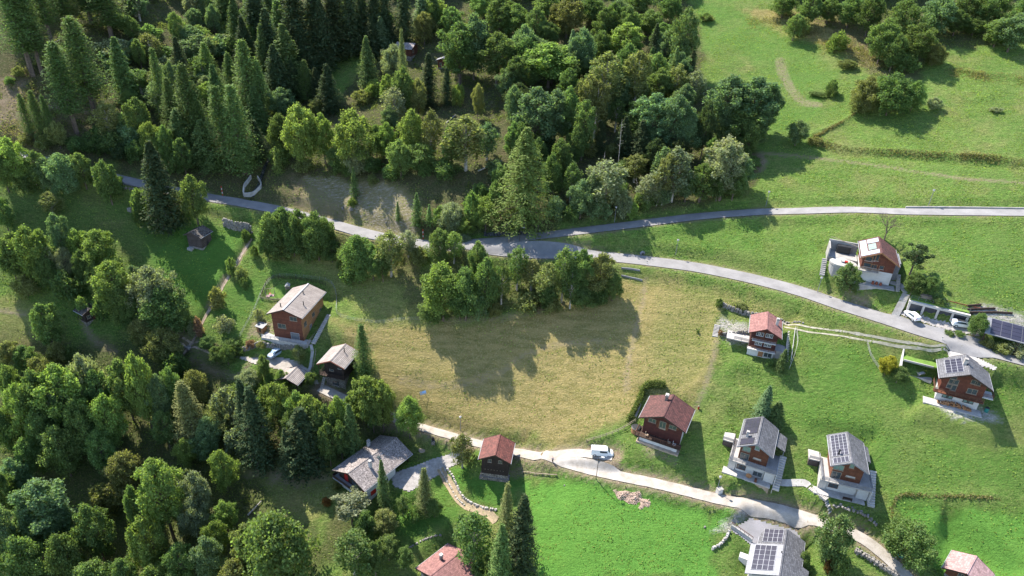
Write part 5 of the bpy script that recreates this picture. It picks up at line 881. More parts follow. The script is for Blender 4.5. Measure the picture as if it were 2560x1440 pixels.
zone('along the dry stream below the hut','S 560 783 828 48 w;S 645 768 806 24 w;S 541 712 772 44 o;S 495 790 840 26 p;B 516 832 874 48 d;B 538 856 908 42 g;B 566 854 912 42 g;S 580 838 874 56 g;S 562 870 900 40 g;S 600 660 700 36 o;S 615 570 605 24 d;S 576 640 690 24 g;S 635 610 640 24 g;S 480 800 840 24 w;S 625 845 868 26 p;S 655 848 868 26 o;S 610 690 720 20 g;S 590 860 890 34 d')
zone('around the gravel yard','B 657 880 950 38 g;B 703 915 975 40 g;R 622 912 965 62 w;I 746 855 912 32 o;L 907 810 935 60 l;S 905 905 950 40 g;S 775 925 955 34 g;S 675 930 962 28 g;S 600 950 1000 50 g')
zone('in the row below the car yard','B 690 938 1085 96 y;B 745 960 1100 84 y;B 775 968 1120 92 y;B 735 1000 1130 80 g;B 815 995 1125 74 g;B 846 978 1110 56 y;C 877 1010 1140 56 d;C 638 968 1160 96 k;C 613 950 1120 74 k;C 757 1020 1172 120 k;B 915 918 1065 104 y;B 955 934 1075 72 y;B 1022 976 1092 78 y;B 790 1010 1145 70 g;B 850 1040 1150 56 d;C 720 1070 1185 56 k;B 650 980 1100 60 g;B 930 960 1080 60 g;B 820 1040 1165 60 d;B 880 975 1060 40 g')
zone('in the forest left of the lane','B 158 880 1090 130 y;B 60 940 1110 90 y;B 100 905 1100 90 g;R 215 868 1040 84 w;B 308 876 1050 96 g;B 351 864 1070 74 y;B 430 905 1030 60 g;R 484 910 1010 76 o;L 470 955 1110 92 o;R 540 995 1080 84 o;B 150 1045 1190 90 g;B 245 905 1060 80 g;B 35 1128 1240 86 b;B 8 1000 1140 66 d;B 400 920 1060 66 b;B 270 970 1120 80 y;B 200 980 1150 80 g;B 100 1010 1150 80 g;B 410 1010 1120 70 d;S 560 960 1040 70 w;B 520 1030 1130 60 b;S 600 1000 1060 60 w;B 30 900 1040 60 g;B 250 1060 1180 80 g;B 70 1080 1200 70 g;S 440 880 960 60 d;B 160 940 1100 70 b;S 590 1060 1130 66 w;')
zone('in the bottom left forest','T 111 1175 1365 128 b;B 5 1240 1440 80 b;B 60 1320 1500 116 g;B 311 1112 1245 92 o;T 400 1118 1345 112 y;B 365 1270 1440 100 y;B 463 1085 1170 60 y;B 510 1060 1150 76 b;B 556 1112 1230 66 y;B 490 1162 1300 84 w;R 480 1230 1340 84 w;B 560 1240 1330 66 y;R 690 1248 1480 190 g;B 228 1388 1520 110 g;B 385 1395 1520 96 y;B 450 1345 1470 84 g;B 522 1325 1460 84 b;B 590 1380 1520 90 o;B 230 1240 1400 100 d;B 340 1200 1340 60 d;B 160 1320 1480 90 d;B 620 1290 1450 90 o;B 540 1290 1400 70 y;B 20 1170 1290 60 d;B 150 1230 1370 70 b;B 310 1380 1500 80 d;R 440 1160 1260 70 w;S 260 1200 1280 80 o;S 350 1230 1320 70 d;B 75 1240 1400 60 b;')
zone('around the red shuttered house','P 877 1220 1312 84 w;C 957 1150 1275 44 d;L 1061 1170 1283 52 o;B 1086 1238 1292 48 g;I 1006 1232 1290 34 g;B 960 1258 1335 76 o;B 910 1268 1352 62 g;I 880 1312 1445 88 d;B 970 1328 1402 74 g;B 1012 1358 1422 54 g;I 1185 1260 1425 84 d;L 1265 1210 1402 60 o;C 1252 1310 1480 72 l;C 1305 1238 1425 92 k;I 1156 1072 1170 52 o;S 1040 1260 1300 36 g;S 1195 1400 1450 40 d;S 840 1200 1220 26 o;S 815 1240 1262 24 r;B 935 1340 1440 60 d')
zone('among the houses on the right','C 1914 964 1050 48 b;C 1942 1003 1060 50 d;Q 2091 1268 1402 92 d;R 2280 1285 1398 132 g;B 2222 878 938 50 a;B 2250 908 956 50 d;C 1958 873 926 34 d;S 1925 893 916 20 d;Q 2118 643 726 58 d;P 2290 596 692 60 k;B 2288 668 738 58 d;B 2330 682 738 40 d;B 2450 773 842 52 g;S 1800 743 766 22 d;S 1852 750 770 34 o;S 2545 850 888 50 w;S 2510 850 882 46 o;S 2475 842 868 34 o;S 2400 822 838 26 g;S 2375 822 836 26 g;S 2100 1380 1440 50 g;S 2075 1395 1430 24 r;S 1745 825 832 8 g;S 2350 735 760 40 d;S 1802 822 836 16 r;S 2140 700 730 24 d;S 1870 1062 1080 16 g;S 1790 1190 1200 12 g;S 2010 1375 1420 34 g')
zone('on the upper right pasture','R 2170 172 278 84 o;R 2235 158 288 115 d;R 2290 188 278 56 g;R 2337 233 274 44 w;B 1996 288 364 60 b;S 2082 192 236 34 d;S 2120 140 170 50 o;S 2100 68 130 52 y;B 1990 22 102 54 g;S 2045 225 238 46 d;S 2040 335 362 40 o;S 2080 210 242 30 g;S 2490 262 280 30 w;S 2150 235 280 50 o;S 1770 30 52 34 o;')
zone('in the top right wood','B 1962 -30 45 70 g;B 2030 -35 68 66 d;B 2130 -30 70 80 d;B 2212 30 160 80 g;T 2297 36 165 86 g;B 2260 -20 120 80 d;B 2350 -30 92 90 b;B 2420 -40 70 90 d;B 2395 10 90 60 d;B 2500 28 118 76 g;B 2540 15 130 90 b;B 2480 -40 70 90 d;B 2570 -40 90 80 d;R 2340 95 165 56 o;B 2180 -30 90 70 d;B 2075 -20 60 60 d;B 2240 70 180 60 d;B 2440 30 88 60 d;S 2270 120 178 60 d;S 2010 40 90 40 o')
P=[]; rs_=np.random.RandomState(17)
for px,w_,h_,k in (([(2035,345),(2070,365),(2150,378),(2300,384),(2420,391),(2560,406)],.9,.8,4600),([(2232,1300),(2232,1262),(2262,1238),(2350,1242),(2500,1250)],.35,.4,800),([(2140,282),(2090,313),(2035,342)],.4,.5,1200),([(1880,50),(1960,60),(2040,85),(2110,125),(2200,150),(2270,165)],5.5,.7,9000),([(2380,180),(2430,190),(2500,195),(2560,205)],2.2,.6,2600),([(30,190),(90,230),(60,300),(20,340)],5,.6,4000)):
    L=spline([hit(u,v) for u,v in px],.3); i=rs_.randint(0,len(L),k); q=L[i]+rs_.randn(k,3)*w_*np.array([.6,.6,0]); dn=np.clip(.5+vnoise(q[:,0],q[:,1],4)*2,.05,1); q[:,2]=hz(q[:,0],q[:,1])+rs_.rand(k)*h_*dn; P.append(q[rs_.rand(k)<dn+.25])
P=np.concatenate(P); me=leafcards('field_edge_scrub',P,unit(rs_,len(P))+np.array([0,0,.3]),.3*(.6+.8*rs_.rand(len(P))),T['leaf'],rs_); o=bpy.data.objects.new('field_edge_scrub',me); link(o); o.color=(.22,.20,.10,1); tag(o,'thin ragged scrub along the field banks','scrub',kind='stuff')
# bare tree
g=hit(2210,600); r=empty('bare_tree',g,1.0,'leafless dead tree with twisted branches behind the highest house','tree'); bm_=bare(5,9,3); o=bpy.data.objects.new('branches',bm_); link(o,r); r.scale=(.9,.9,.85)
TREES.append((r,'','','',0,0,'leafless dead tree with twisted branches behind the highest house'))
# labels: look, place, and where several look alike the order from the left
ORD=['leftmost','second from left','third from left','fourth from left','fifth from left','sixth from left','seventh from left','eighth from left','ninth from left','tenth from left','eleventh from left','twelfth from left']+[f'{k}th from left' for k in range(13,60)]
def fin_labels():
    gr={}
    for t in TREES:
        if t[6]: continue
        gr.setdefault((t[1],('small ' if t[5]<(1.6 if 'shrub' in t[1] else 8) else 'large ' if t[5]>(3.2 if 'shrub' in t[1] else 14) else '')+t[2],t[3]),[]).append(t)
    for (noun,tn,z),L in gr.items():
        L.sort(key=lambda t:t[4])
        for i,t in enumerate(L):
            lab=f'{tn} {noun} {z}'
            if len(L)==2: lab=f"{tn} {noun} {z}, {'left' if i==0 else 'right'} one"
            elif len(L)>2: lab=f"{ORD[i] if i<len(L)-1 else 'rightmost'} {tn} {noun} {z}"
            t[0]['label']=lab; t[0]['category']='shrub' if 'shrub' in noun else 'tree'
            t[0]['group']=('shrubs ' if 'shrub' in noun else 'trees ')+z
fin_labels()
# ---------------------------------------------------------------- undergrowth and rough grass (nobody could count it)
def stuff_cards(name,n,accept,size,col_mat,spread,seed,clump=None,zl=(0,.3),kind='stuff',nz=.8):
    rs_=np.random.RandomState(seed); xs=rs_.uniform(-165,180,n*3); ys=rs_.uniform(78,300,n*3); k=accept(xs,ys,rs_); xs,ys=xs[k][:n],ys[k][:n]
    if clump:
        m=len(xs); rr=rs_.rand(m,clump,1)**.5; aa=rs_.rand(m,clump)*6.28; h=rs_.uniform(.4,1.0,m)[:,None]*spread
        X=xs[:,None]+rr[...,0]*np.cos(aa)*h; Y=ys[:,None]+rr[...,0]*np.sin(aa)*h; zz=(1-rr[...,0]**2)*h*.8*rs_.rand(m,clump); xs,ys,zo=X.ravel(),Y.ravel(),zz.ravel()
    else: zo=rs_.uniform(*zl,len(xs))
    z=hz(xs,ys)+zo; c=np.c_[xs,ys,z]; nn=unit(rs_,len(xs))*.9+np.array([0,0,nz]); me=leafcards(name,c,nn,size*(.6+.8*rs_.rand(len(xs))),col_mat,rs_,.6); o=bpy.data.objects.new(name,me); link(o); return o
def roadclear(x,y,d=2.6):
    m=np.ones(len(x),bool)
    for k in ('main','upper','lane','spur'):
        L=RL[k][::2]
        for i in range(0,len(L)): m&=(np.hypot(x-L[i,0],y-L[i,1])>d+(.9 if k=='main' else 0))
    for k in YD:
        m&=polysd(YD[k][0][:,:2],x,y)<-.3
    return m
def acc_wood(x,y,rs_):
    c=cover(COV,x,y); p=np.clip((c[:,2]-.3)*1.6,0,1)*np.clip(.5+vnoise(x,y,9)*2,0,1); return (rs_.rand(len(x))<p)&roadclear(x,y)
def acc_grass(x,y,rs_):
    c=cover(COV,x,y); p=.85-.55*c[:,0]-.25*c[:,1]-.2*c[:,2]; p*=np.clip(.55+vnoise(x,y,5)*1.8,0.05,1); return (rs_.rand(len(x))<p)&roadclear(x,y,2.2)
o=stuff_cards('undergrowth',4200,acc_wood,.36,T['leaf'],1.6,21,36); o.color=(.16,.20,.07,1); tag(o,'low tangled undergrowth between the trees','undergrowth',kind='stuff')
o=stuff_cards('rough_grass',150000,acc_grass,.34,T['leaf'],0,22,None,(0,.14)); o.color=(.24,.33,.08,1); tag(o,'rough unmown grass tufts on the slopes','grass',kind='stuff')
# ---------------------------------------------------------------- stone walls, fences, small things
def stone_wall(px,h,th,label,mat='rubble',name='stone_wall',r=.42,seed=1,world=None,up=True,cat='wall'):
    L=spline([hit(u,v) for u,v in px],.5); rng=random.Random(seed); m=MB(); c0=L.mean(0)
    d=np.gradient(L[:,:2],axis=0); d/=np.linalg.norm(d,axis=1)[:,None]+1e-9
    for i in range(0,len(L)-1):
        rows=max(1,int(h/(r*.9)))
        for k in range(rows):
            for side in range(max(1,int(th/(r*1.2)))):
                o=(side-(max(1,int(th/(r*1.2)))-1)/2)*r*1.1; j=rng.uniform(-.25,.25)
                x=L[i,0]+d[i,0]*j-d[i,1]*o; y=L[i,1]+d[i,1]*j+d[i,0]*o; z=float(hz(L[i,0],L[i,1]))+k*r*.85+rng.uniform(-.08,.08)+.08
                m.rock((x,y,z),(r*rng.uniform(.6,1.05),r*rng.uniform(.5,.85),r*rng.uniform(.4,.62)),rng)
    return tag(m.build(name,T[mat]),label,cat)
stone_wall([(562,566),(590,575),(632,584)],3.4,1.0,'tall dry stone retaining wall under the upper left road, above the hay hut',r=.5,seed=1)
stone_wall([(1212,590),(1270,588),(1332,584)],1.6,.8,'dark grey stone retaining wall above the road junction','darkstone',r=.36,seed=2)
stone_wall([(1803,764),(1830,776),(1872,789),(1905,792)],1.5,1.0,'boulder wall behind the narrow maroon chalet',r=.5,seed=3)
stone_wall([(1800,838),(1835,838),(1872,834)],1.5,.8,'boulder wall below the gravel patch left of the narrow maroon chalet',r=.45,seed=4)
stone_wall([(600,880),(640,868),(670,868),(715,872),(745,874)],2.0,.9,'rough stone wall holding the terrace of the larch wood house',r=.45,seed=5)
stone_wall([(1100,1170),(1110,1192),(1125,1215),(1140,1243),(1165,1268)],.5,.6,'row of white boulders along the left side of the garden stream','paleboulder',r=.45,seed=6)
stone_wall([(1112,1164),(1130,1188),(1143,1215),(1158,1240),(1190,1262),(1245,1276)],.7,.9,'band of white boulders along the right side of the garden stream','paleboulder',r=.5,seed=7)
stone_wall([(1022,1370),(1055,1352),(1108,1338)],.5,.5,'low line of stones in the garden above the pink roofed house',r=.38,seed=8)
stone_wall([(2085,1262),(2130,1272),(2165,1290),(2192,1315)],.6,1.4,'broken rocks on the bank below the twin house with bluish panels',r=.42,seed=9)
stone_wall([(2140,1378),(2170,1395),(2210,1420),(2250,1445)],.9,1.2,'stone bank on the lower side of the lane at the bottom right','rubble',r=.45,seed=10)
stone_wall([(1782,1372),(1800,1362),(1815,1345),(1823,1328)],.9,.8,'short wall of pale blocks beside the asphalt yard','paleboulder',r=.45,seed=11)
stone_wall([(2345,1012),(2395,1020),(2445,1030)],.5,.6,'line of rocks under the terrace of the broad solar roofed house',r=.35,seed=12)
stone_wall([(1955,800),(1985,806),(2010,808)],.6,.7,'low rocks at the start of the two track path',r=.38,seed=13)
stone_wall([(300,470),(330,475),(355,480)],.9,.7,'low stone wall under the upper left road beside the big spruce',r=.4,seed=14)
# concrete stream inlet
def slab_wall(name,px,h,th,mat,label,cat='wall',z0=-1.2,up=0):
    L=spline([hit(u,v) for u,v in px],.8); m=MB(); d=np.gradient(L[:,:2],axis=0); d/=np.linalg.norm(d,axis=1)[:,None]; nr=np.c_[-d[:,1],d[:,0]]*th/2
    for i in range(len(L)-1):
        a,b=L[i],L[i+1]; za=float(hz(a[0],a[1]))+h;zb=float(hz(b[0],b[1]))+h; P=[(a[0]-nr[i,0],a[1]-nr[i,1]),(b[0]-nr[i+1,0],b[1]-nr[i+1,1]),(b[0]+nr[i+1,0],b[1]+nr[i+1,1]),(a[0]+nr[i,0],a[1]+nr[i,1])]
        k=len(m.v); m.v+=[(P[0][0],P[0][1],za-h+z0),(P[3][0],P[3][1],za-h+z0),(P[0][0],P[0][1],za),(P[3][0],P[3][1],za)] if i==0 else []
        if i==0: base=k
        m.v+=[(P[1][0],P[1][1],zb-h+z0),(P[2][0],P[2][1],zb-h+z0),(P[1][0],P[1][1],zb),(P[2][0],P[2][1],zb)]
        q=base+4*i; r_=q+4; m.f+=[(q,r_,r_+2,q+2),(q+1,q+3,r_+3,r_+1),(q+2,r_+2,r_+3,q+3),(q,q+1,r_+1,r_)]
    e=base+4*(len(L)-1); m.f+=[(base,base+2,base+3,base+1),(e,e+1,e+3,e+2)]
    return tag(m.build(name,T[mat]),label,cat)
slab_wall('channel_wall',[(628,446),(620,458),(611,472),(611,491),(630,489),(652,472),(652,460),(645,448)],1.2,.35,'paleconcrete','white curved concrete channel wall where the dark stream reaches the road')
slab_wall('yard_wall',[(1827,1320),(1850,1335),(1879,1357)],1.0,.3,'paleconcrete','pale concrete wall with a wooden top rail along the asphalt yard')
m=MB(); A=hit(1827,1320);B=hit(1879,1357); m.bar(A+np.array([0,0,1.75]),B+np.array([0,0,1.75]),.08,.12)
for t in np.linspace(0,1,6): p=A+(B-A)*t; m.tube((p[0],p[1],p[2]+.9),(p[0],p[1],p[2]+1.7),.04)
tag(m.build('wooden_rail',T['rail_wood']),'brown wooden rail on the wall of the asphalt yard','railing')
slab_wall('road_barrier',[(2263,521),(2330,521),(2420,522),(2500,523),(2570,524)],.55,.3,'concrete','long low concrete barrier along the top of the upper road','barrier')
slab_wall('timber_sleeper',[(1553,671),(1575,673),(1600,677)],.35,.22,'metal_grey','upper timber beam across the gravel steps under the road','timber beam')
slab_wall('timber_sleeper',[(1553,690),(1580,696),(1606,702)],.35,.22,'metal_grey','lower timber beam across the gravel steps under the road','timber beam')
for n_,(a,b) in enumerate((((2418,766),(2452,764)),((2418,775),(2487,773)),((2420,783),(2480,783)),((2480,782),(2530,785)))):
    slab_wall('timber_sleeper',[a,((a[0]+b[0])/2,(a[1]+b[1])/2),b],.45,.22,'dark_wood',f"{['top','second','third','right hand'][n_]} dark timber edge of the terraced gravel bed right of the garages",'timber beam')
T['hay']=pm('hay',(.62,.46,.36),(.45,.32,.25),2.5,.95,bs=.3)
# hedge-like brush heap and dry brown plants
def clump(name,px_c,wx,wy,h,n,size,col,label,cat,seed,mat='leaf',kind=None):
    rs_=np.random.RandomState(seed); g=hit(*px_c); k=n; a=rs_.rand(k)*6.28; r=rs_.rand(k)**.5; x=r*np.cos(a)*wx; y=r*np.sin(a)*wy; ang=.3; X=x*math.cos(ang)+y*math.sin(ang)+g[0]; Y=-x*math.sin(ang)+y*math.cos(ang)+g[1]
    z=hz(X,Y)+(1-r**2)**.5*h*(.55+.5*vnoise(X,Y,.9)+.4*rs_.rand(k)); me=leafcards(name,np.c_[X,Y,z],unit(rs_,k)+np.array([0,0,.5]),size*(.6+.8*rs_.rand(k)),T[mat],rs_,.5)
    o=bpy.data.objects.new(name,me); link(o); o.color=(*col,1); return tag(o,label,cat,kind=kind)
rng=random.Random(3); m=MB(); HP=[hit(u,v) for u,v in ((1528,1222),(1560,1222),(1600,1232),(1628,1240),(1630,1258),(1622,1275),(1604,1268),(1575,1250),(1540,1240))]; HC=np.mean(HP,0)
HA=np.array([p[:2] for p in HP])
rs_=np.random.RandomState(3); q=HC[:2]+rs_.uniform(-7,7,(40000,2)); sd_=polysd(HA,q[:,0],q[:,1])+vnoise(q[:,0],q[:,1],1.3)*1.6; k=sd_>0; q=q[k][:16000]; sd_=sd_[k][:16000]
z=hz(q[:,0],q[:,1])+np.minimum(1.0,sd_*.8)*(.6+1.0*np.abs(vnoise(q[:,0]*1.0,q[:,1],.7)))*rs_.uniform(.7,1.1,len(q)); me=leafcards('hay_heap',np.c_[q,z],unit(rs_,len(q))*.6+np.array([0,0,.9]),.30*(.5+.8*rs_.rand(len(q))),T['hay'],rs_,.35)
o=bpy.data.objects.new('hay_heap',me); link(o); tag(o,'heap of dry pinkish brown cut hay beside the lane','hay heap')
# hedge by chalet C
for i,(u,v) in enumerate(((1612,972),(1606,985),(1600,998),(1594,1010),(1589,1022),(1583,1035),(1576,1046),(1630,968),(1650,966))):
    pass
rs_=np.random.RandomState(8); L=spline([hit(u,v) for u,v in ((1660,967),(1635,966),(1612,972),(1602,992),(1592,1014),(1582,1035),(1572,1050))],.25); k=7000; i=rs_.randint(0,len(L),k); P=L[i]+rs_.randn(k,3)*np.array([.28,.28,0]); P[:,2]=hz(P[:,0],P[:,1])+rs_.rand(k)*1.3
me=leafcards('hedge',P,unit(rs_,k)+np.array([0,0,.3]),.26*(.6+.8*rs_.rand(k)),T['leaf'],rs_); o=bpy.data.objects.new('hedge',me); link(o); o.color=(.16,.21,.07,1); tag(o,'curved dark green hedge behind the wide chalet with the red roof','hedge')
# fences
def fence(name,px,label,h=1.0,post=2.2,rails=(.5,.95),mat='pale_wood',r=.05,rr=.035,cat='fence',net=False):
    L=spline([hit(u,v) for u,v in px],post); c=L[0]; root=empty(name,c,0,label,cat); m=MB(); n=0
    P=[]
    for p in L:
        z=float(hz(p[0],p[1])); P.append(Vector((p[0]-c[0],p[1]-c[1],z-c[2])))
    pm_=MB().tube((0,0,-.4),(0,0,h+.08),r,r*.9,5); first=pm_.build('post',T[mat],root); first.location=P[0]
    for q in P[1:100]: o=first.copy(); C.objects.link(o); o.parent=root; o.location=q
    for z in rails:
        rm=MB()
        for a,b in zip(P,P[1:]): rm.tube(a+Vector((0,0,z)),b+Vector((0,0,z)),rr,n=4)
        rm.build('rail' if not net else 'wire',T[mat],root)
    return root
fence('wooden_fence',[(1466,1106),(1500,1096),(1530,1086),(1560,1072),(1588,1055)],'wooden rail fence climbing from the white van to the hedge',.95,2.0,(.45,.9),'pale_wood',.06,.04)
fence('netting_fence',[(600,842),(615,815),(637,775),(650,742),(672,705),(700,692),(760,695),(815,702),(838,725),(842,760),(842,785),(870,798),(940,808),(1000,802),(1060,800)],'pale green netting fence looping around the larch wood house and along the field',1.0,2.6,(.15,.45,.75,1.0),'metal_grey',.03,.014,net=True)
fence('garden_fence',[(652,745),(668,705),(685,697),(740,699),(790,707),(815,715)],'dark garden fence around the play lawn',1.1,1.6,(.3,.6,.9),'dark_wood',.05,.04)
fence('garden_fence',[(652,747),(680,752),(705,752)],'low pale picket fence on the lower edge of the play lawn',.8,.45,(.4,.7),'pale_wood',.06,.04)
fence('wooden_fence',[(1306,1183),(1340,1187),(1392,1190)],'short grey log rail by the small red roofed chalet',.5,2.6,(.45,),'pale_wood',.08,.09)
fence('netting_fence',[(2167,860),(2175,890),(2190,915),(2200,930)],'thin curved white netting fence left of the yellow bush',.9,1.8,(.3,.6,.9),'offwhite',.03,.02,net=True)
fence('netting_fence',[(1990,825),(1993,860),(1985,890),(1972,925)],'straight white netting fence right of the narrow maroon chalet',.9,1.8,(.3,.6,.9),'offwhite',.03,.02,net=True)
fence('crash_barrier',[(820,573),(860,585),(900,597),(950,607),(1010,620),(1070,633),(1120,640)],'metal crash barrier on the lower side of the main road left of the junction',.75,2.5,(.6,.7),'metal_grey',.06,.08,'barrier')
fence('crash_barrier',[(290,458),(330,468),(370,478)],'metal crash barrier beside the upper left road',.75,2.5,(.6,.7),'metal_grey',.06,.08,'barrier')
fence('wooden_fence',[(2028,1220),(2050,1248),(2078,1280)],'white bent handrail beside the slab stairs',1.0,2.6,(.95,),'offwhite',.03,.035)
fence('wooden_fence',[(775,932),(788,900),(790,880)],'wooden handrail beside the curved path below the larch wood house',1.0,2.0,(.5,.95),'pale_wood',.06,.05)
# street lamps
def lamp(u,v,h,label,style=0):
    g=hit(u,v); r=empty('street_lamp',g,rt.uniform(-.4,.4),label,'street lamp','street lamps along the roads')
    MB().tube((0,0,-.3),(0,0,h),.075,.05,8).build('pole',T['metal_grey' if not style else 'dark_wood'],r)
    if style==0:
        MB().tube((0,0,h),(0,0,h+.12),.12,.26,10).tube((0,0,h+.12),(0,0,h+.42),.26,.22,10).build('lamp_head',T['white'],r); MB().tube((0,0,h+.425),(0,0,h+.5),.32,.1,10).build('lamp_cap',T['metal_grey'],r)
    else: MB().tube((0,0,h-.1),(.7,0,h+.15),.05,.04,6).build('arm',T['metal_grey'],r); MB().box(.5,1.2,-.16,.16,h+.13,h+.26).build('lamp_head',T['white'],r)
    return r
lamp(1490,1197,6.5,'tall dark lamp post on the lower side of the lane below the white van',1)
lamp(1792,1228,4.0,'lamp post with a white head beside the pale cabinet'); lamp(2043,732,4.0,'lamp post beside the main road below the highest house'); lamp(1689,636,4.0,'lamp post on the grass between the two roads')
lamp(1914,517,4.2,'lamp post above the upper road at the wood edge'); lamp(2321,514,4.0,'lamp post beside the concrete barrier on the upper road'); lamp(1536,556,4.4,'lamp post above the upper road in front of the birches')
lamp(1299,604,4.2,'lamp post on the grass tip of the junction',1); lamp(1151,1075,4.0,'pale lamp post beside the lane left of the small red roofed chalet')
# red white marker poles, yellow posts
def marker(u,v,label,h=3.2):
    g=hit(u,v); r=empty('marker_pole',g,0,label,'marker pole','red and white snow poles')
    for i in range(5): MB().tube((0,0,-.2 if i==0 else h*i/5+.003),(0,0,h*(i+1)/5),.13,n=8).build('band',T['red_paint' if i%2==0 else 'white'],r)
marker(557,489,'red and white pole beside the upper left road near the channel'); marker(1058,598,'red and white pole above the main road behind the big broadleaf tree')
for u,v,l in ((1338,585,'short yellowish post at the right end of the dark stone wall'),(1345,577,'thin grey post above the dark stone wall'),(1272,607,'small post on the tip of the junction')):
    g=hit(u,v); tag(MB().tube((g[0],g[1],g[2]-.3),(g[0],g[1],g[2]+1.7),.09,n=6).build('road_post',T['pale_wood']),l,'post')
for u,v,l in ((2354,851,'white delineator post on the lower edge of the main road'),(1617,660,'small delineator post on the lower edge of the main road above the gravel steps')):
    g=hit(u,v); r=empty('delineator_post',g,0,l,'post'); MB().tube((0,0,-.3),(0,0,1.0),.09,.07,6).build('post',T['white'],r); MB().tube((0,0,.7),(0,0,.86),.10,n=6).build('reflector',T['black'],r)
# vehicles --------------------------------------------------------------------------
def vehicle(name,label,u,v,yaw,sec,wheels,paintm,wins,wr=.34,lights=None,extra=None):
    """sec: (x, zlow, zbelt, ztop, half width belt, half width top); length along +x"""
    g=hit(u,v); r=empty(name,(g[0],g[1],g[2]+.1),yaw,label,'trailer' if name=='trailer' else ('van' if 'van' in name else 'car')); m=MB(); V=[];Fc=[]
    for x,zl,zb,zt,w,wt in sec: V+=[(x,-w*.92,zl),(x,-w,(zl+zb)/2),(x,-w*.98,zb),(x,-wt,zt),(x,-wt*.55,zt+.05),(x,wt*.55,zt+.05),(x,wt,zt),(x,w*.98,zb),(x,w,(zl+zb)/2),(x,w*.92,zl)]
    n=10
    for i in range(len(sec)-1):
        for j in range(n-1): a=i*n+j; Fc.append((a,a+n,a+n+1,a+1))
        Fc.append((i*n+n-1,(i+1)*n+n-1,(i+1)*n,i*n))
    Fc.append(tuple(range(n))); Fc.append(tuple((len(sec)-1)*n+j for j in range(n-1,-1,-1))); m.add(V,Fc); m.build('body',T[paintm],r)
    for nm,quad in wins:
        for sd_ in ((1,-1) if nm=='side_window' else (1,)):
            q=[(p[0],p[1]*sd_,p[2]) for p in quad]; a=Vector(q[0]);b=Vector(q[1]);c=Vector(q[2]); nn=(b-a).cross(c-a).normalized()*.02*(1 if True else -1)
            if nm=='side_window' and nn.y*sd_*quad[0][1]<0: nn=-nn
            if nm!='side_window' and nn.z<0: nn=-nn
            MB().add([tuple(Vector(p)+nn) for p in q]+[tuple(Vector(p)-nn) for p in q],[(0,1,2,3),(7,6,5,4),(0,4,5,1),(1,5,6,2),(2,6,7,3),(3,7,4,0)]).build(nm,T['glass'],r)
    for x,w in wheels:
        for s_ in (-1,1):
            t=MB().tube((x,s_*(w-.1),wr),(x,s_*(w+.06),wr),wr,n=16).build('wheel',T['rubber'],r); MB().tube((x,s_*(w+.062),wr),(x,s_*(w+.08),wr),wr*.6,n=12).build('rim',T['alloy'],t)
    if lights:
        xf,xb,w,zf,zb=lights
        for s_ in (-1,1): MB().box(xf-.05,xf+.03,s_*w-.16,s_*w+.16,zf-.08,zf+.08).build('headlight',T['frame_grey'],r); MB().box(xb-.03,xb+.05,s_*w-.08,s_*w+.08,zb-.16,zb+.16).build('tail_light',T['red_paint'],r)
    return r
van=[(-2.55,.35,1.15,1.75,.80,.66),(-2.5,.30,1.15,1.98,.93,.78),(-.8,.28,1.15,2.06,.95,.80),(.9,.28,1.15,2.04,.95,.80),(1.15,.28,1.12,1.93,.95,.78),(1.85,.28,1.08,1.22,.95,.80),(2.35,.30,.92,1.03,.90,.74),(2.6,.38,.66,.80,.72,.55)]
r=vehicle('camper_van','white camper van parked on the pale spur beside the lane',1504,1137,math.radians(-3),van,((-1.65,.88),(1.62,.88)),'car_white',
 [('side_window',[(-.55,-.93,1.3),(1.2,-.93,1.3),(1.0,-.845,1.72),(-.55,-.845,1.75)]),('windscreen',[(1.2,-.72,1.9),(1.84,-.76,1.27),(1.84,.76,1.27),(1.2,.72,1.9)])],.36,(2.42,-2.56,.66,.82,1.2))
MB().box(-2.3,.8,-1.02,-.86,1.93,2.05).build('awning',T['frame_grey'],r); MB().box(-1.9,-.6,-.4,.3,2.1,2.16).build('roof_panel',T['frame_grey'],r)
mini=[(-2.3,.4,1.0,1.5,.75,.6),(-2.22,.3,1.0,1.62,.88,.68),(-.6,.28,1.0,1.74,.92,.70),(.5,.28,1.0,1.70,.92,.70),(1.35,.28,.98,1.12,.92,.76),(2.0,.32,.82,.95,.86,.68),(2.25,.4,.6,.72,.68,.5)]
vehicle('minivan','blue grey minivan parked on the gravel yard under the stone wall',690,888,math.radians(58-180),mini,((-1.4,.85),(1.4,.85)),'car_blue',
 [('side_window',[(-2.0,-.90,1.08),(.95,-.91,1.08),(.45,-.76,1.58),(-1.95,-.74,1.5)]),('windscreen',[(.55,-.66,1.68),(1.3,-.72,1.18),(1.3,.72,1.18),(.55,.66,1.68)]),('rear_window',[(-2.28,-.58,1.5),(-2.33,-.68,1.08),(-2.33,.68,1.08),(-2.28,.58,1.5)])],.34,(2.1,-2.3,.62,.76,1.0))
hatch=[(-2.0,.4,.85,1.1,.72,.55),(-1.9,.3,.9,1.25,.86,.64),(-1.0,.28,.9,1.45,.9,.66),(.2,.28,.9,1.46,.9,.66),(.95,.28,.88,1.02,.9,.74),(1.7,.32,.75,.88,.84,.66),(2.0,.4,.58,.68,.64,.5)]
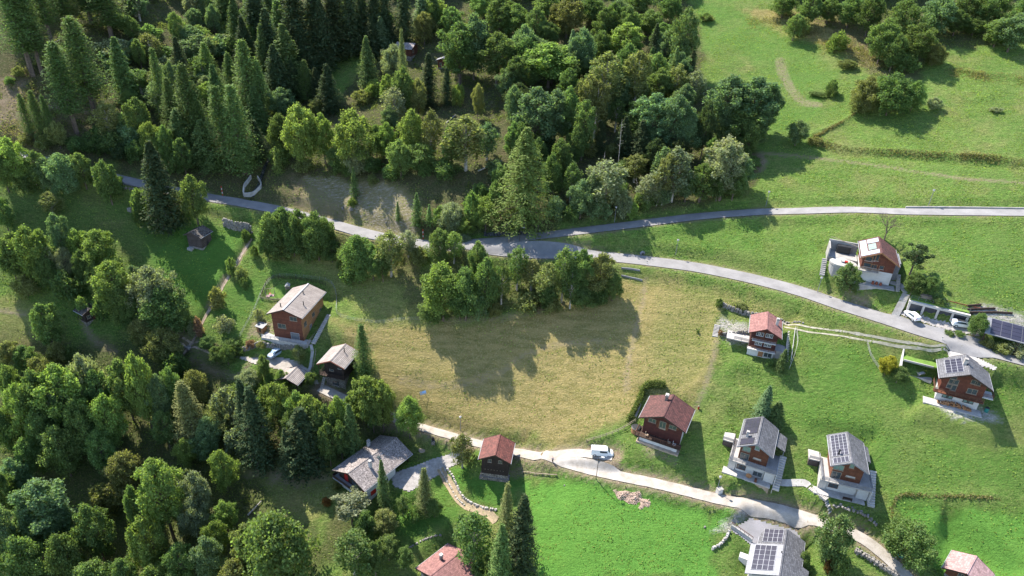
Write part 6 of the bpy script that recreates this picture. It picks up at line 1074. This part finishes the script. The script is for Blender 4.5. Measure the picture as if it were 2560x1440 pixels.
vehicle('parked_car','small white hatchback parked in front of the first dark garage door',2278,795,math.radians(104),hatch,((-1.25,.84),(1.25,.84)),'car_white',
 [('side_window',[(-1.5,-.88,.98),(.6,-.89,.98),(.15,-.72,1.36),(-1.1,-.72,1.36)]),('windscreen',[(.25,-.62,1.44),(.9,-.7,1.06),(.9,.7,1.06),(.25,.62,1.44)]),('rear_window',[(-1.1,-.6,1.46),(-1.85,-.62,1.18),(-1.85,.62,1.18),(-1.1,.6,1.46)])],.31,(1.85,-2.0,.6,.68,.9))
suv=[(-2.15,.45,1.0,1.3,.75,.58),(-2.05,.35,1.02,1.45,.9,.66),(-1.0,.33,1.02,1.62,.93,.68),(.3,.33,1.02,1.60,.93,.68),(1.05,.33,1.0,1.12,.93,.76),(1.85,.36,.88,1.0,.87,.7),(2.15,.45,.66,.78,.66,.52)]
r=vehicle('parked_car','white sport utility car with a black roof under the round garden tree by the garages',2402,817,math.radians(-12),suv,((-1.35,.87),(1.35,.87)),'car_white',
 [('side_window',[(-1.7,-.91,1.1),(.75,-.92,1.1),(.25,-.74,1.5),(-1.3,-.74,1.5)]),('windscreen',[(.35,-.64,1.58),(1.0,-.72,1.16),(1.0,.72,1.16),(.35,.64,1.58)]),('rear_window',[(-1.6,-.6,1.52),(-2.08,-.66,1.12),(-2.08,.66,1.12),(-1.6,.6,1.52)])],.36,(2.0,-2.15,.64,.82,1.05))
MB().box(-1.35,.3,-.62,.62,1.66,1.70).build('black_roof',T['black'],r)
trl=[(-1.3,.55,.9,1.1,.7,.6),(-1.25,.5,1.1,1.45,.8,.62),(0,.5,1.15,1.6,.8,.6),(1.2,.5,1.1,1.42,.8,.62),(1.25,.55,.9,1.1,.7,.6)]
r=vehicle('trailer','teal covered trailer parked under the round tree beside the lane',2240,1388,math.radians(-38),trl,((0,.84),),'teal',[],.3); MB().box(1.25,2.3,-.05,.05,.45,.55).build('drawbar',T['metal_grey'],r); MB().box(1.3,1.7,-.3,.3,.55,1.0).build('tool_box',T['offwhite'],r)
# person
person_standing(hit(1381,1156),math.radians(150),'person in pale top and dark trousers walking on the pale lane',('pinkshirt','darktrousers'))
# small shed by L, hot tub, cabinet, sign, playground, tank, barbecue, bins
g=hit(655,826); r=empty('garden_shed',g,math.radians(-24),'small wooden garden shed with a dark flat roof left of the larch wood house','shed'); MB().box(-1.1,1.1,-.8,.8,-.6,1.5).build('wall',T['larch_wood'],r)
MB().add([(-1.35,-1.05,1.52),(1.35,-1.05,1.52),(1.35,1.05,1.9),(-1.35,1.05,1.9),(-1.35,-1.05,1.62),(1.35,-1.05,1.62),(1.35,1.05,2.0),(-1.35,1.05,2.0)],[(0,3,2,1),(4,5,6,7),(0,1,5,4),(1,2,6,5),(2,3,7,6),(3,0,4,7)]).build('roof',T['shutter_grey'],r); MB().box(-.3,.5,-.85,-.8,0,1.3).build('door',T['dark_wood'],r)
g=hit(1589,1076); r=empty('hot_tub',g,0,'round wooden hot tub with a dark lid at the left end of the hedge','hot tub'); MB().tube((0,0,-.4),(0,0,1.0),1.05,n=20).build('tub',T['larch_wood'],r); MB().tube((0,0,1.003),(0,0,1.1),1.12,.9,20).build('lid',T['black'],r); MB().tube((.9,-.7,0),(.9,-.7,1.9),.08,n=8).build('stove_pipe',T['black'],r)
g=hit(1797,1233); r=empty('utility_cabinet',g,.4,'pale square utility cabinet beside the lane','cabinet'); MB().box(-.6,.6,-.45,.45,-.3,1.35).build('body',T['offwhite'],r); MB().box(-.66,.66,-.5,.5,1.353,1.45).build('lid',T['concrete'],r); MB().box(-.5,.5,-.48,-.455,.15,1.25).build('door',T['white'],r)
g=hit(1058,992); r=empty('information_sign',g,math.radians(28),'tilted blue and white information sign standing on the dry field','sign')
for x in (-.6,.6): MB().tube((x,0,-.3),(x,0,1.2),.05,n=6).build('post',T['pale_wood'],r)
MB().add([(-.85,-.3,1.0),(.85,-.3,1.0),(.85,.25,1.75),(-.85,.25,1.75),(-.85,-.26,.95),(.85,-.26,.95),(.85,.29,1.7),(-.85,.29,1.7)],[(0,1,2,3),(7,6,5,4),(0,4,5,1),(1,5,6,2),(2,6,7,3),(3,7,4,0)]).build('panel',T['offwhite'],r); MB().add([(-.2,-.1,1.29),(.75,-.1,1.29),(.75,.15,1.64),(-.2,.15,1.64)],[(0,1,2,3)]).build('map_sheet',T['sign_blue'],r)
P_=spline([hit(u,v) for u,v in ((690,722),(712,716),(730,722),(722,738),(700,744),(688,736),(690,722))],.8)
drape('play_lawn',[(668,745),(678,722),(700,712),(735,712),(740,730),(725,745),(700,750)],T['turf'],.14)
drape('path',[(665,744),(668,738),(686,737),(687,743)],T['palepink'],.24)
g=hit(722,728); r=empty('slide',g,math.radians(100),'yellow slide with a wooden tower on the play lawn','slide'); MB().add([(0,-.3,1.5),(0,.3,1.5),(2.6,.3,.25),(2.6,-.3,.25),(0,-.3,1.42),(0,.3,1.42),(2.6,.3,.17),(2.6,-.3,.17)],[(0,3,2,1),(4,5,6,7),(0,1,5,4),(1,2,6,5),(2,3,7,6),(3,0,4,7)]).build('chute',T['yellow_plastic'],r)
MB().box(-1.2,-.02,-.6,.6,1.35,1.45).build('platform',T['pale_wood'],r); MB().add([(-1.3,-.7,2.3),(.1,-.7,2.3),(.1,.7,2.3),(-1.3,.7,2.3),(-1.3,0,2.9),(.1,0,2.9)],[(0,1,5,4),(3,4,5,2),(0,4,3),(1,2,5),(0,3,2,1)]).build('canopy',T['offwhite'],r)
for x in (-1.15,-.05):
    for y in (-.55,.55): MB().tube((x,y,-.3),(x,y,2.3),.05,n=5).build('post',T['pale_wood'],r)
g=hit(676,738); r=empty('swing_frame',g,.3,'wooden swing frame on the left of the play lawn','swing')
for x in (-1.2,1.2):
    for y in (-.7,.7): MB().tube((x,y,-.2),(x,0,2.2),.05,n=5).build('leg',T['pale_wood'],r)
MB().tube((-1.3,0,2.2),(1.3,0,2.2),.06,n=6).build('crossbar',T['pale_wood'],r); MB().box(-.3,.3,-.12,.12,.6,.65).tube((-.28,0,.65),(-.28,0,2.2),.015).tube((.28,0,.65),(.28,0,2.2),.015).build('seat',T['red_paint'],r)
g=hit(467,869); r=empty('water_trough',g,math.radians(-30),'pale stone water trough beside the double track at the left','trough'); m=MB(); m.box(-1.2,1.2,-.5,-.38,-.2,.6).box(-1.2,1.2,.38,.5,-.2,.6).box(-1.2,-1.08,-.38,.38,-.2,.6).box(1.08,1.2,-.38,.38,-.2,.6).box(-1.08,1.08,-.38,.38,-.2,.3).build('basin',T['concrete'],r)
g=hit(1746,1022); r=empty('fire_hydrant',g,0,'small red hydrant in the grass right of the wide chalet','hydrant'); MB().tube((0,0,-.2),(0,0,.8),.16,n=10).build('barrel',T['red_paint'],r); MB().tube((0,0,.8),(0,0,1.0),.22,.08,10).build('cap',T['pale_wood'],r); MB().tube((-.3,0,.6),(.3,0,.6),.08,n=8).build('outlet',T['pale_wood'],r)
g=hit(1083,1108); r=empty('barbecue',g,0,'small stone barbecue with a black chimney on the grass right of the slate roofed house','barbecue'); MB().box(-.45,.45,-.4,.4,-.3,.8).build('hearth',T['masonry'],r); MB().box(-.25,.25,-.2,.25,.803,1.9).build('flue',T['black'],r)
tag(MB().tube(hit(1055,1126),hit(1055,1126)+np.array([0,0,.25]),.9,.8,12).build('fire_ring',T['dirt']),'round flat stone fire ring on the grass beside the gravel driveway','fire pit')
g=hit(1606,637); r=empty('hose_reel',g,.4,'dark round hose reel lying on the bank above the main road','reel'); MB().tube((0,-.1,.35),(0,.25,.45),.75,n=16).build('rim',T['metal_grey'],r); MB().tube((0,-.2,.35),(0,.35,.45),.25,n=10).build('hub',T['black'],r)
g=hit(2465,1028); r=empty('water_butt',g,0,'dark green water barrel below the right corner of the broad solar roofed house','barrel'); MB().tube((0,0,-.3),(0,0,.9),.42,.38,12).build('barrel',T['teal'],r); MB().tube((0,0,.903),(0,0,.97),.44,.4,12).build('lid',T['black'],r)
g=hit(2302,936); r=empty('garden_lounger',g,.4,'pale garden lounger on the lawn below the grass roofed annex','lounger'); MB().box(-.9,.9,-.35,.35,.3,.38).build('seat',T['offwhite'],r); MB().add([(-.9,-.35,.38),(-.9,.35,.38),(-1.3,.35,.9),(-1.3,-.35,.9),(-.85,-.35,.34),(-.85,.35,.34),(-1.25,.35,.86),(-1.25,-.35,.86)],[(0,1,2,3),(7,6,5,4),(0,4,5,1),(1,5,6,2),(2,6,7,3),(3,7,4,0)]).build('backrest',T['offwhite'],r)
for x in (-.7,.7): MB().box(x-.04,x+.04,-.3,.3,-.2,.298).build('leg',T['metal_grey'],r)
for u,v,l,s_ in ((878,524,'grey boulder beside the small spruce on the stony slope',.9),(857,522,'smaller grey boulder left of the big one on the stony slope',.6),(327,528,'pile of grey rocks under the leafy trees at the left',1.3),(965,557,'lone pale stone on the stony slope',.4),(1762,1318,'white stone in the bright grass left of the asphalt yard',.35),(1411,1214,'single pale stone in the bright lower meadow',.25)):
    g=hit(u,v); m=MB(); m.rock((g[0],g[1],g[2]+s_*.3),(s_,s_*.8,s_*.7),random.Random(u)); o=m.build('boulder',T['rubble']); md=o.modifiers.new('b','BEVEL'); md.width=s_*.15; md.segments=2; tag(o,l,'rock')
# fallen logs and dead sticks in the wood
for i,(a,b,l) in enumerate((((1195,430),(1255,405),'fallen trunk on the slope left of the huge larch'),((620,1330-40),(655,1255),'broken grey trunk leaning in the lower left wood'),((118,118),(150,103),'grey fallen log on the top left slope'),((1560,480),(1572,512),'leaning broken birch stem in the front row of the wood'),((92,465),(100,452),'pale fallen log below the upper left road'),((1115,310),(1140,290),'thin fallen stem in the middle clearing'))):
    A=hit(*a);B=hit(*b); tag(MB().tube(A+np.array([0,0,.3]),B+np.array([0,0,.5]),.22,.12,7).build('fallen_log',T['pale_bark']),l,'log')
# leaning bare birch stems in front row
rs2=random.Random(6)
for i,(u,v,t,du) in enumerate(((1600,512,415,-18),(1640,515,430,14),(1665,510,400,8),(1500,470,340,3),(1545,420,250,-4),(1477,390,240,4),(1612,505,450,30),(1750,500,360,12))):
    g=hit(u,v); D=depth(g); h=(v-t)*D/F*.72; r=empty('dead_tree',g,0,f"{ORD[i]} of the bare pale stems standing in the central wood",'tree','bare pale stems in the central wood'); dx=du*D/F
    MB().tube((0,0,-.3),(dx*.5,.2,h*.5),.12,.09,6).tube((dx*.5,.2,h*.5),(dx,.3,h),.09,.03,6).build('trunk',T['pale_bark'],r)
    m=MB()
    for k in range(9): z=h*(.45+.055*k); a=rs2.uniform(0,6.3); m.tube((dx*z/h,.2,z),(dx*z/h+math.cos(a)*1.1,.2+math.sin(a)*1.1,z+.4),.035,.012,4)
    m.build('branches',T['pale_bark'],r)
# manhole covers
for u,v,l in ((1773,1238,'rust red manhole cover in the pale lane'),(1822,1251,'grey manhole cover in the pale lane')):
    g=hit(u,v); tag(MB().tube((g[0],g[1],g[2]+.05),(g[0],g[1],g[2]+.115),.35,n=16).build('manhole_cover',T['rust' if u<1800 else 'concrete']),l,'manhole cover')
